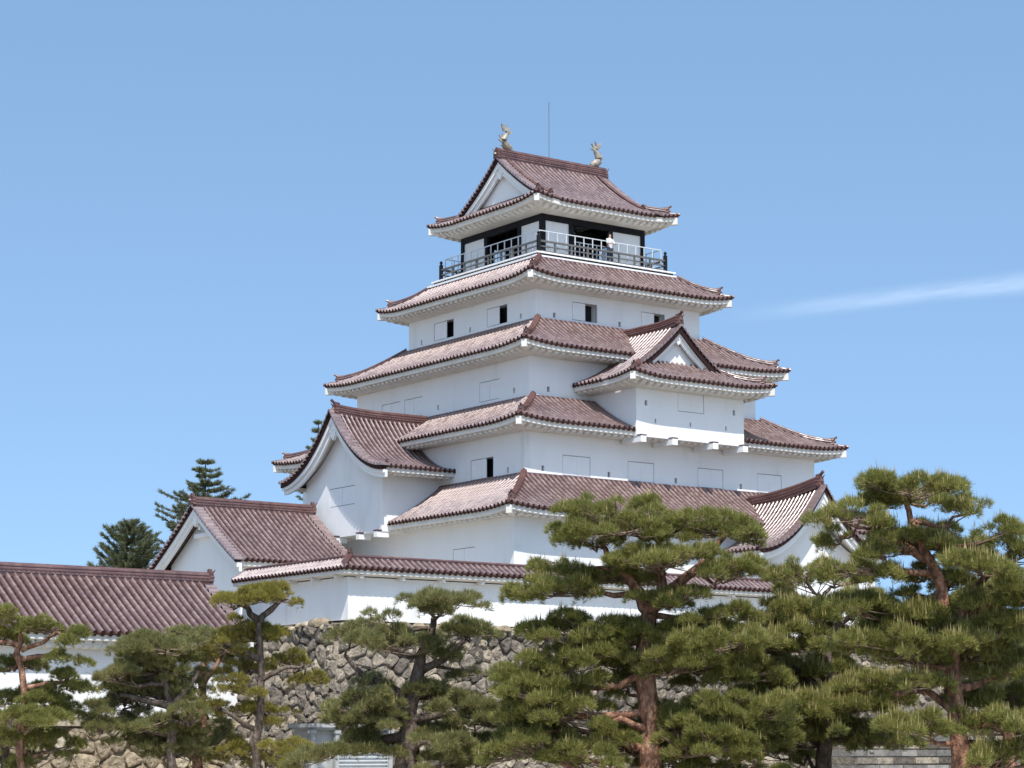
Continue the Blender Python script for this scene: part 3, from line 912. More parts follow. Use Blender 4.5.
def left_bay():
    half, yc = 4.88, .30
    G = (-13.82, yc); l = (0, 1); w = (-1, 0)
    prof = bay_prof(half, 13.74, 3.06, 2.0, .06)
    profv = lambda d: prof(d) + .2*(1-np.asarray(d, float)/half)
    mb = MB()
    y0, y1, xf, z0 = -3.34, 3.98, -13.0, 10.66
    holes = [(3.98-1.63, 3.98+.80, 12.24, 13.20, .14)]
    wall_face(mb, (xf, y1), (0, -1), y1-y0, z0, 13.55, holes, (1, 0))
    pts = [v3((xf, y), 13.55) for y in (y1, y0)] + [v3((xf, y), float(prof(abs(y-yc)))-.2) for y in np.linspace(y0, y1, 17)]
    mb.add(pts, [tuple(range(len(pts)))])
    wall_face(mb, (xf, y0), (1, 0), 4.5, z0, 13.6, [], (0, 1))
    wall_face(mb, (-9.0, y1), (-1, 0), 4.0, z0, 13.6, [], (0, -1))
    mb.add([(xf, y0, z0), (-9, y0, z0), (-9, y1, z0), (xf, y1, z0)], [(3, 2, 1, 0)])
    mb.build('bay_wall', 'plaster', keep)
    window(keep, (xf, y1), (0, -1), (1, 0), holes[0][0], holes[0][1], 12.24, 13.20, 'shut')
    for y in (-3.15, -1.5, .8, 2.8):
        bk = MB(); bk.box((-12.9, y, z0-.14), (.7, .30, .27)); b = bk.build('bay_bracket', 'plaster', keep)
        cp = MB(); cp.box((-13.12, y, z0+.05), (.28, .38, .06)); cp.build('bracket_cap', 'ridge', b)
    mt = MB(); me = MB()
    vl = lambda s: .22*np.clip(1-s/2.2, 0, 1)**2
    gable_slope(mt, me, G, l, w, half, 5.6, prof, 1.25, 13.45, .29, vlift=lambda s: .2*np.clip(1-s/3.0, 0, 1)**2)
    roof = mt.build('bay_roof', ['tile', 'pan'], keep)
    me.build('eave', 'soffit', roof)
    gable_trim(roof, G, l, w, half+.03, profv, .85, .55, sp=.30, gegyo=1.0, gz=.25, thick=.2)
    zt = float(prof(0))
    path = []
    for i in range(17):
        x = -13.5 + 5.5*i/16
        path.append((x, yc, zt - .02 + .20*max(0, 1-(x+13.9)/3.2)**2))
    ridge('bay_ridge', roof, path, .2, .48, 3, stud=True)
    oni('ridge_end_tile', roof, (-13.56, yc, zt+.06), (-1, 0), .40, .60)
    # inner verge roll and small corner tiles
    for sg in (-1, 1):
        oni('corner_tile', roof, (-13.5, yc+sg*(half-.05), float(prof(half))+.1), (-.3, sg), .14, .26, horn=False)
left_bay()

def right_bay():
    half, xc = 4.05, 4.30
    G = (xc, -16.52); l = (1, 0); w = (0, -1)
    prof = bay_prof(half, 9.55, 2.86, 2.0, .06)
    profv = lambda d: prof(d) + .38*(1-np.asarray(d, float)/half)
    lf = lambda s: .38*np.clip(1-np.asarray(s, float)/4.5, 0, 1)**2
    mb = MB()
    x0, x1, yf, z0 = 1.18, 7.5, -15.45, 5.3
    wall_face(mb, (x0, yf), (1, 0), x1-x0, z0, 9.45, [], (0, 1))
    pts = [v3((x, yf), 9.45) for x in (x1, x0)][::-1] + [v3((x, yf), max(9.49, float(prof(abs(x-xc)))-.2)) for x in np.linspace(x1, x0, 17)]
    mb.add(pts, [tuple(range(len(pts)))])
    wall_face(mb, (x0, -12.4), (0, -1), 3.05, z0, 9.5, [], (1, 0))
    wall_face(mb, (x1, yf), (0, 1), 3.05, z0, 9.5, [], (-1, 0))
    mb.build('bay_wall', 'plaster', keep)
    mt = MB(); me = MB()
    gable_slope(mt, me, G, l, w, half, 6.3, prof, .85, 9.28, .29, vlift=lf)
    roof = mt.build('bay_roof', ['tile', 'pan'], keep)
    me.build('eave', 'soffit', roof)
    gable_trim(roof, G, l, w, half+.03, profv, .75, .50, sp=.30, gegyo=1.0, gz=.2, thick=.2)
    zt = float(prof(0))
    path = []
    for i in range(17):
        y = -16.15 + 5.85*i/16
        path.append((xc, y, zt - .10 + .56*max(0, 1-(y+16.15)/5.2)**1.9))
    ridge('bay_ridge', roof, path, .22, .52, 4, stud=True)
    oni('ridge_end_tile', roof, (xc, -16.2, zt+.42), (0, -1), .42, .60)
    for sg in (-1, 1):
        oni('corner_tile', roof, (xc+sg*(half-.05), -16.15, float(prof(half))+.1), (sg, -.3), .14, .26, horn=False)
right_bay()

# ---------------------------------------------------------------- outer halls and walls
def straight_gable_building(t, x0, x1, yc, half, ze, zr, wy, z_base, sp, verge_over, wall_x0, wall_x1, c=.12, boards_left=True, gegyo=1.0, zw=None):
    rise = zr-ze
    def prof(d):
        q = 1-np.asarray(d, float)/half
        return ze + rise*(q + c*(q*q-q))
    mt = MB(); mes = []
    L = x1-x0
    for sg in (-1, 1):
        side = (np.array([x0, yc+sg*half]), np.array([1., 0]), np.array([0., -sg]), L)
        Z = lambda s, v: prof(half - np.asarray(v, float)) + 0*np.asarray(s, float)
        tile_sheet(mt, side, .42, L-.42, lambda s: (0, half), Z, sp, vtop=half)
        me = MB(); mes.append(me)
        eave(me, (side[0] + np.array([.3, 0]), side[1], side[2], L-.6), lambda s: ze + 0*np.asarray(s, float), half-wy, zw or ze-.35, 0, 0, spacing=.5)
    roof = mt.build('roof', ['tile', 'pan'], t)
    for me in mes: me.build('eave', 'soffit', roof)
    for x, sx in ((x0, -1), (x1, 1)):
        gable_trim(roof, (x, yc), (0, 1), (sx, 0), half, prof, .62, .55, sp=sp*1.05, gegyo=gegyo if sx < 0 else 0, gz=.05)
    path = lerp((x0+.05, yc, zr-.04), (x1-.05, yc, zr-.04), 10)
    ridge('main_ridge', roof, path, .22, .52, 3, stud=True)
    oni('ridge_end_tile', roof, (x0-.04, yc, zr), (-1, 0), .42, .60, horn=False)
    oni('ridge_end_tile', roof, (x1+.04, yc, zr), (1, 0), .42, .60, horn=False)
    mb = MB()
    for sg in (-1, 1):
        wall_face(mb, (wall_x0, yc+sg*wy), (1, 0), wall_x1-wall_x0, z_base, ze-.1, [], (0, -sg))
    for x in (wall_x0, wall_x1):
        pts = [v3((x, y), z_base) for y in (yc+wy, yc-wy)] + [v3((x, y), float(prof(abs(y-yc)))-.22) for y in np.linspace(yc-wy, yc+wy, 13)]
        mb.add(pts, [tuple(range(len(pts)))])
    mb.build('wall', 'plaster_old', t)
    return roof, prof

hall = thing('gate_hall', 'white gabled side hall with red tiled roof between the long hall and the castle tower', 'hall', (-17, 2.6, 5.4))
hr, hprof = straight_gable_building(hall, -20.3, -13.45, 2.62, 4.55, 9.0, 11.98, 3.70, 5.3, .30, .7, -19.5, -13.6)
mb = MB()
for y in (2.62,):
    mb.box((-19.66, y, 10.95), (.5, .24, .26))
mb.box((-19.6, 2.62, 10.55), (.3, 1.7, .2)); mb.build('gable_beam', 'plaster', hall)

lng = thing('long_hall', 'long low white hall at far left under a red tiled roof', 'hall', (-40, -7.5, 1.4))
lr, lprof = straight_gable_building(lng, -58, -24.65, -7.45, 4.25, 4.72, 7.36, 3.37, 1.36, .36, .5, -57.6, -24.95, c=.06, gegyo=0, zw=4.45)
# scalloped plaster under the eave of the long hall
mb = MB()
for i in range(76):
    x = -57.4 + i*.42
    mb.tube([(x, -11.35, 4.34), (x, -10.75, 4.30)], .20, 8)
mb.build('eave_scallop', 'soffit', lr)

def roofed_wall(t, path, z0, zt, half, rise, sp, zr_h=.22):
    """plaster wall with a little tiled gable roof, following an L-shaped path of two straight legs"""
    P = [np.array(p, float) for p in path]
    mt = MB(); mes = {1: MB(), -1: MB()}; mw = MB(); mr = []
    n = len(P)
    for i in range(n-1):
        a, b = P[i], P[i+1]; d = unit(b-a); o = np.array([d[1], -d[0]])     # o: outward (right of travel)
        L0 = np.linalg.norm(b-a)
        for sg in (1, -1):
            me = mes[sg]
            ea = (sg*half if i > 0 else 0); eb = (sg*half if i < n-2 else 0)
            O = a + o*sg*half - d*ea; L = L0 + ea + eb
            side = (O, d, -o*sg, L)
            Z = lambda s, v: zt + rise*np.asarray(v, float)/half + 0*np.asarray(s, float)
            def vr(s, ea=ea, eb=eb, L=L):
                m = half
                if ea > 0: m = min(m, s)
                if eb > 0: m = min(m, L-s)
                lo = 0
                return (lo, m)
            if sg == 1 or True:
                if ea < 0 or eb < 0:
                    tile_sheet(mt, side, 0 , L, lambda s: (0, half), Z, sp, vtop=half)
                else:
                    tile_sheet(mt, side, 0, L, vr, Z, sp, vtop=half)
            th = .22
            eave_over = half-th
            mz = lambda s: zt + 0*np.asarray(s, float)
            rows = []
            m = 8
            for v, z in ((.05, zt-.03), (.08, zt-.05), (.08, zt-.20), (eave_over, zt-.26), (eave_over, zt-.3)):
                s = np.linspace(v if ea > 0 else 0, L-(v if eb > 0 else 0), m)
                rows.append([v3(O + d*q - o*sg*v, z) for q in s])
            me.grid(np.array(rows))
            # wall face
            v = half-th
            s = np.linspace(v if ea > 0 else (-v if ea < 0 else 0), L-(v if eb > 0 else (-v if eb < 0 else 0)), 3)
            mw.grid(np.array([[v3(O + d*q - o*sg*v, z) for q in s] for z in (z0, zt-.25)]))
            if sg == 1:
                k = int(L/1.9)
                for j in range(k):
                    q = (j+.5)*L/k
                    c = O + d*q - o*(half-th)*.72
                    me.box(v3(c, zt-.30), (.17 if abs(d[0]) > .5 else .5, .17 if abs(d[1]) > .5 else .5, .14))
        mr.append((a - (d*.05 if i == 0 else 0), b + (d*.05 if i == n-2 else 0)))
        for q, s_ in ((a, -1), (b, 1)):
            if (s_ < 0 and i == 0) or (s_ > 0 and i == n-2):
                c = q + d*s_*(-.002)
                mw.add([v3(c + o*.218, z0), v3(c - o*.218, z0), v3(c - o*.218, zt-.2), v3(c, zt+rise-.1), v3(c + o*.218, zt-.2)], [(0, 1, 2, 3, 4)])
    roof = mt.build('roof', ['tile', 'pan'], t); [mes[k].build('eave', 'soffit', roof) for k in mes]; mw.build('wall', 'plaster_old', t)
    for a, b in mr:
        ridge('ridge_tiles', roof, lerp(v3(a, zt+rise-.03), v3(b, zt+rise-.03), 6), .13, zr_h, 1)
    c = P[1]
    d = unit(np.array([-1., -1.]))
    pth = [v3(c + d*q, zt + rise*(1-q/(half*1.414)) + .08) for q in np.linspace(.1, half*1.414-.15, 5)]
    ridge('hip_ridge', roof, pth[::-1], .11, .20, 1)
    oni('ridge_end_tile', roof, v3(c + d*.05, zt+rise+.12), d, .22, .34, horn=False)

pw = thing('roofed_plaster_wall', 'white plaster wall with narrow red tiled roof running along the top of the stone rampart', 'wall', (-23.2, -17, 5.4))
roofed_wall(pw, [(-23.2, -8.3), (-23.2, -17.0), (.35, -17.0)][:3], 5.2, 7.40, .80, .46, .30)

# ---------------------------------------------------------------- stone ramparts
def voronoi_cells(w, h, size, seed, squash=.72):
    r = np.random.RandomState(seed)
    sy = size*squash
    nx, ny = int(w/size)+3, int(h/sy)+3
    X, Y = np.meshgrid(np.arange(nx)-1, np.arange(ny)-1)
    px = (X + .5*(Y % 2) + r.uniform(-.34, .34, X.shape))*size
    py = (Y + r.uniform(-.33, .33, X.shape))*sy
    drop = r.rand(*X.shape) < .24
    pts = np.stack([px[~drop], py[~drop]], 1)
    out = []
    for i, p in enumerate(pts):
        if not (-size*.6 < p[0] < w+size*.6 and -sy*.6 < p[1] < h+sy*.6): continue
        poly = [np.array(q, float) for q in ((max(0, p[0]-2*size), max(0, p[1]-2*size)), (min(w, p[0]+2*size), max(0, p[1]-2*size)), (min(w, p[0]+2*size), min(h, p[1]+2*size)), (max(0, p[0]-2*size), min(h, p[1]+2*size)))]
        d2 = ((pts-p)**2).sum(1); near = np.argsort(d2)[1:15]
        for j in near:
            m = (p+pts[j])/2; nn = pts[j]-p
            new = []
            for k in range(len(poly)):
                a, b = poly[k], poly[(k+1) % len(poly)]
                da, db = (a-m)@nn, (b-m)@nn
                if da <= 0: new.append(a)
                if da*db < 0: new.append(a + (b-a)*da/(da-db))
            poly = new
            if len(poly) < 3: break
        if len(poly) >= 3: out.append(np.array(poly))
    return out

def rampart(t, A_, B_, ztop, zbot, batter, size, seed, mat='stone', k0=0, k1=0, name='stone_facing', squash=.72):
    """battered wall face from plan point A_ to B_ (outward on the right of travel); each stone a swelling boulder"""
    A_ = np.array(A_, float); B_ = np.array(B_, float)
    d = unit(B_-A_); o = np.array([d[1], -d[0]]); L = np.linalg.norm(B_-A_); H = ztop-zbot
    r = np.random.RandomState(seed+1)
    lo = unit(np.array([o[0], o[1], batter])) if batter else v3(o, 0)
    def place(u, v, dep):
        # u along, v down-up (0 bottom), widening towards the bottom
        q = v/H
        bo = batter*H*(1-q)**1.3
        base = A_ + d*u + o*bo + d*bo*(k1*u/L - k0*(1-u/L))
        return v3(base, zbot+v) + lo*dep
    mb = MB()
    for c in voronoi_cells(L, H, size, seed, squash):
        ctr = c.mean(0); n = len(c)
        # subdivide the outline
        pts = []
        for i in range(n):
            a, b = c[i], c[(i+1) % n]
            m = max(1, int(np.linalg.norm(b-a)/(size*.28)))
            for k in range(m): pts.append(a + (b-a)*k/m)
        pts = np.array(pts)
        rad = np.sqrt(((pts-ctr)**2).sum(1)).mean()
        bulge = r.uniform(.10, .26)*min(1.2, rad/.4); tilt = r.uniform(-.3, .3, 2)
        rings = []
        for sc, dp in ((.99, -.2), (.96, .1), (.88, .72), (.66, .95), (.3, 1.0)):
            q = ctr + (pts-ctr)*sc*(1 + (r.uniform(-.05, .05, (len(pts), 1)) if sc < .97 else 0))
            # round off the corners
            if sc < .97:
                ang = np.roll(q, 1, 0)*.25 + q*.5 + np.roll(q, -1, 0)*.25; q = ang
            ring = []
            for p in q:
                dd = dp*bulge + ((p-ctr)@tilt if dp > 0 else 0) + (r.uniform(-.02, .02) if dp > 0 else 0)
                ring.append(place(p[0], p[1], dd) + r.normal(0, .012, 3)*(dp > 0))
            rings.append(ring)
        R = np.array(rings)
        mb.grid(R, closed=True)
        mb.add(R[-1], [tuple(range(R.shape[1]))[::-1]])
    f = mb.build(name, mat, t, smooth=False)
    jb = MB(); jb.grid(np.array([[place(u, v, -.12) for u in (0, L)] for v in np.linspace(0, H, 9)])); jb.build('joint_fill', 'joint', t)
    return f

def cap_stones(t, A_, B_, z, size, seed, mat='stone_tan', w=.9):
    A_ = np.array(A_, float); B_ = np.array(B_, float); d = unit(B_-A_); o = np.array([d[1], -d[0]]); L = np.linalg.norm(B_-A_)
    r = np.random.RandomState(seed); mb = MB(); u = 0
    while u < L:
        s = size*r.uniform(.35, 1.15)
        c = v3(A_ + d*(u+s/2) + o*r.uniform(-.1, .12), z + r.uniform(-.2, .05))
        n = 8; th = np.linspace(0, 2*PI, n, endpoint=False); P = []
        hh = r.uniform(.10, .30); jit = r.uniform(.7, 1.2, n)
        for zz, rr in ((-.3, .9), (-.05, 1.0), (.45, .92), (.85, .6), (1.0, .25)):
            P.append([c + v3(d*math.cos(t_)*s*.5*rr*j + o*math.sin(t_)*w*.5*rr*j, zz*hh) for t_, j in zip(th, jit)])
        mb.grid(np.array(P), closed=True); mb.add(P[-1], [tuple(range(n))])
        u += s*.93
    mb.build('cap_stone', mat, t)

main_r = thing('stone_rampart', 'tall grey rubble stone rampart below the white plaster wall', 'stone wall', (-10, -18, -1.6))
rampart(main_r, (-24.1, 6), (-24.1, -17.75), 5.15, -1.6, .30, .72, 3, k1=1, squash=.5)
rampart(main_r, (-24.1, -17.75), (26, -17.75), 5.15, -1.6, .30, .56, 5, k0=1)
cap_stones(main_r, (-24.0, -8.5), (-24.0, -17.5), 5.12, .7, 8)
cap_stones(main_r, (-24.1, -17.75), (26, -17.75), 5.12, .8, 9)
left_r = thing('stone_footing', 'tan fitted stone base below the long white hall', 'stone wall', (-40, -11, -1.6))
rampart(left_r, (-58, -11.05), (-24.8, -11.05), 1.0, -1.6, .12, .82, 12, 'stone_tan')
mb = MB()
x = -58
while x < -24.9:
    w_ = rnd.uniform(.9, 1.7); mb.box((x+w_/2, -10.95, 1.18), (w_-.015, .6, .36)); x += w_
mb.build('coping_stone', 'stone_tan', left_r)

# stone steps, low wall and iron handrail
steps = thing('stone_steps', 'weathered grey stone steps at the foot of the rampart', 'steps', (2.4, -24, -1.6))
for i in range(7):
    mb = MB(); x = -1.6
    while x < 6.4:
        w_ = min(rnd.uniform(.9, 1.6), 6.6-x); dy = rnd.uniform(-.07, .07)
        mb.box((x+w_/2, -25.6+i*.40+1.2+dy, -1.6+.19+i*.33), (w_-.03, 2.4, .26)); mb.box((x+w_/2, -25.56+i*.40+1.2+dy, -1.6+.03+i*.33), (w_-.05, 2.4, .055)); x += w_
    mb.build('stone_step', 'stone' if i % 2 else 'step', steps)
low = thing('rubble_wall', 'low rubble stone wall beside the iron handrail, right of the steps', 'stone wall', (11, -23, -1.6))
rampart(low, (6.7, -23.6), (20, -23.6), 1.3, -1.6, .25, .6, 21)
cap_stones(low, (6.7, -23.5), (20, -23.5), 1.3, .8, 22, 'stone')
hrl = thing('iron_handrail', 'dark brown iron handrail slanting down to the right of the steps', 'handrail', (6, -25, -1.6))
mb = MB()
pa, pb = np.array([4.6, -25.2, .72]), np.array([9.4, -27.2, -.35])
mb.bar(pa, pb, .06); mb.build('top_rail', 'rail', hrl)
mb = MB(); mb.bar(pa - [0, 0, .42], pb - [0, 0, .42], .045); mb.build('lower_rail', 'rail', hrl)
for i in range(5):
    p = pa + (pb-pa)*(i+.2)/4.6
    mb = MB(); mb.bar(p, [p[0], p[1], -1.62], .05); mb.build('post', 'rail', hrl)

# grey equipment shed behind the pines
shed = thing('metal_shed', 'small grey metal shed with louvred side, half hidden behind the pines', 'shed', (-27.4, -24, -1.6))
mb = MB(); mb.box((-27.35, -23.3, .93), (3.7, 1.7, .14)); mb.box((-27.35, -23.3, .82), (3.5, 1.5, .10)); mb.build('roof', 'steel', shed)
for x in (-29.05, -28.0, -25.65):
    mb = MB(); mb.box((x, -24.0, -.4), (.16, .16, 2.4)); mb.box((x, -24.0, .70), (.24, .24, .12)); mb.build('post', 'steel', shed)
mb = MB(); mb.box((-27.35, -23.2, -.42), (3.3, 1.3, 2.36)); mb.build('body', 'steel', shed)
mb = MB()
for i in range(14): mb.box((-26.75, -23.95, -1.2+i*.14), (2.3, .06, .05), tilt=None)
mb.box((-26.75, -23.88, -.3), (2.35, .03, 2.0)); mb.build('louvre', 'metal', shed)

# ground
mb = MB(); mb.grid(np.array([[(x, y, -1.6) for x in np.linspace(-6000, 6000, 9)] for y in np.linspace(-6000, 6000, 9)]))
g = mb.build('ground', 'earth'); g['kind'] = 'structure'
mb = MB(); mb.add([(-23.9, -17.6, 5.28), (26, -17.6, 5.28), (26, 22, 5.28), (-23.9, 22, 5.28)], [(0, 1, 2, 3)])
mb.add([(26, -17.6, 5.28), (26, -17.6, -1.6), (26, 22, -1.6), (26, 22, 5.28)], [(0, 1, 2, 3)])
g = mb.build('castle_terrace', 'earth'); g['kind'] = 'structure'

# thin vapour streak high in the sky
def streak():
    m, nt, b = new_mat('vapour')
    nt.nodes.remove(b)
    tc = nd(nt, 'ShaderNodeTexCoord')
    sep = nd(nt, 'ShaderNodeSeparateXYZ'); nt.links.new(tc.outputs['Generated'], sep.inputs[0])
    n = nd(nt, 'ShaderNodeTexNoise', Scale=5.0, Detail=6, Roughness=.6)
    mp = nd(nt, 'ShaderNodeMapping'); mp.inputs['Scale'].default_value = (1.2, 1.2, 1)
    nt.links.new(tc.outputs['Generated'], mp.inputs[0]); nt.links.new(mp.outputs[0], n.inputs['Vector'])
    uv = nd(nt, 'ShaderNodeAttribute'); uv.attribute_name = 'fade'
    mu = nd(nt, 'ShaderNodeMath', operation='MULTIPLY')
    mr = nd(nt, 'ShaderNodeMapRange'); mr.inputs[1].default_value = .3; mr.inputs[2].default_value = .7; mr.inputs[3].default_value = .35; mr.inputs[4].default_value = 1
    nt.links.new(n.outputs['Fac'], mr.inputs[0]); nt.links.new(mr.outputs[0], mu.inputs[0]); nt.links.new(uv.outputs['Fac'], mu.inputs[1])
    tr = nd(nt, 'ShaderNodeBsdfTransparent'); tl = nd(nt, 'ShaderNodeBsdfTranslucent'); tl.inputs[0].default_value = (.9, .9, .9, 1)
    ms = nd(nt, 'ShaderNodeMixShader')
    nt.links.new(mu.outputs[0], ms.inputs[0]); nt.links.new(tr.outputs[0], ms.inputs[1]); nt.links.new(tl.outputs[0], ms.inputs[2])
    nt.links.new(ms.outputs[0], nt.nodes['Material Output'].inputs[0])
    M['vapour'] = m
    a = np.array([11000., 12740., 3290.]); b_ = np.array([12750., 8900., 3290.])
    nu, nv = 48, 17
    d = b_-a; acr = unit([.576, .80, 0])
    P = np.zeros((nv, nu, 3)); F = np.zeros((nv, nu))
    for i in range(nv):
        for j in range(nu):
            u = j/(nu-1); v = i/(nv-1)*2-1
            w = 460 + 380*u + 60*math.sin(u*9)
            P[i, j] = a + d*u + acr*(v*w*1.0 + 60*math.sin(u*7+1))
            F[i, j] = math.exp(-3.2*v*v)*(1-abs(v)**4)*min(1, u*2.4)**1.1*.19*min(1, (1-u)*7)
    mb = MB(); mb.grid(P); o = mb.build('vapour_streak', 'vapour')
    at = o.data.attributes.new('fade', 'FLOAT', 'POINT'); at.data.foreach_set('value', F.ravel().astype(np.float32))
    o['kind'] = 'stuff'; o['label'] = 'faint white vapour streak in the blue sky on the right'; o['category'] = 'cloud'
streak()

# ---------------------------------------------------------------- visitor on the balcony
def person():
    px, py, pz = .55, -4.42, 25.6
    verts = [(0, 0, .90), (0, .02, 1.15), (0, .03, 1.36), (0, .02, 1.46), (0, .0, 1.56), (0, -.01, 1.66),
             (-.17, .02, 1.36), (-.24, -.10, 1.13), (-.14, -.32, 1.10), (-.10, -.39, 1.12),
             (.17, .02, 1.36), (.24, -.10, 1.13), (.15, -.32, 1.10), (.12, -.39, 1.12),
             (-.10, 0, .84), (-.11, .01, .46), (-.11, .02, .08), (-.11, -.12, .03),
             (.10, 0, .84), (.11, .01, .46), (.11, .02, .08), (.12, -.12, .03)]
    edges = [(0, 1), (1, 2), (2, 3), (3, 4), (4, 5), (2, 6), (6, 7), (7, 8), (8, 9), (2, 10), (10, 11), (11, 12), (12, 13), (0, 14), (14, 15), (15, 16), (16, 17), (0, 18), (18, 19), (19, 20), (20, 21)]
    rad = [.14, .14, .13, .055, .085, .07, .06, .045, .035, .03, .06, .045, .035, .03, .09, .06, .045, .04, .09, .06, .045, .04]
    me = bpy.data.meshes.new('person'); me.from_pydata([(x+px, y+py, z+pz) for x, y, z in verts], edges, []); me.update()
    o = bpy.data.objects.new('person', me); C.objects.link(o)
    sk = o.modifiers.new('skin', 'SKIN'); o.modifiers.new('sub', 'SUBSURF').levels = 1
    for d_, r in zip(me.skin_vertices[0].data, rad): d_.radius = (r, r)
    me.skin_vertices[0].data[0].use_root = True
    me.materials.append(M['skin'])
    tag(o, 'visitor in a white top with dark hair leaning on the balcony railing', 'person')
    def fig(name, mat, path, rads, n=10):
        mb = MB(); mb.tube([(x+px, y+py, z+pz) for x, y, z in path], rads, n); mb.build(name, mat, o, smooth=True)
    mb = MB()
    mb.tube([(px, py+.02, pz+.88), (px, py+.02, pz+1.1), (px, py+.03, pz+1.34), (px, py+.02, pz+1.44)], [.165, .155, .175, .08], 12)
    for s in (-1, 1): mb.tube([(px+s*.15, py+.02, pz+1.37), (px+s*.24, py-.09, pz+1.14), (px+s*.17, py-.27, pz+1.11)], [.078, .062, .05], 8)
    mb.build('shirt', 'shirt', o, smooth=True)
    mb = MB()
    for s in (-1, 1): mb.tube([(px+s*.09, py, pz+.92), (px+s*.11, py+.01, pz+.46), (px+s*.11, py+.02, pz+.1)], [.115, .08, .065], 8)
    mb.build('trousers', 'jeans', o, smooth=True)
    mb = MB(); mb.tube([(px, py+.06, pz+1.46), (px, py+.045, pz+1.56), (px, py+.03, pz+1.66), (px, py+.01, pz+1.73)], [.07, .105, .10, .05], 10)
    mb.build('hair', 'hair', o, smooth=True)
person()

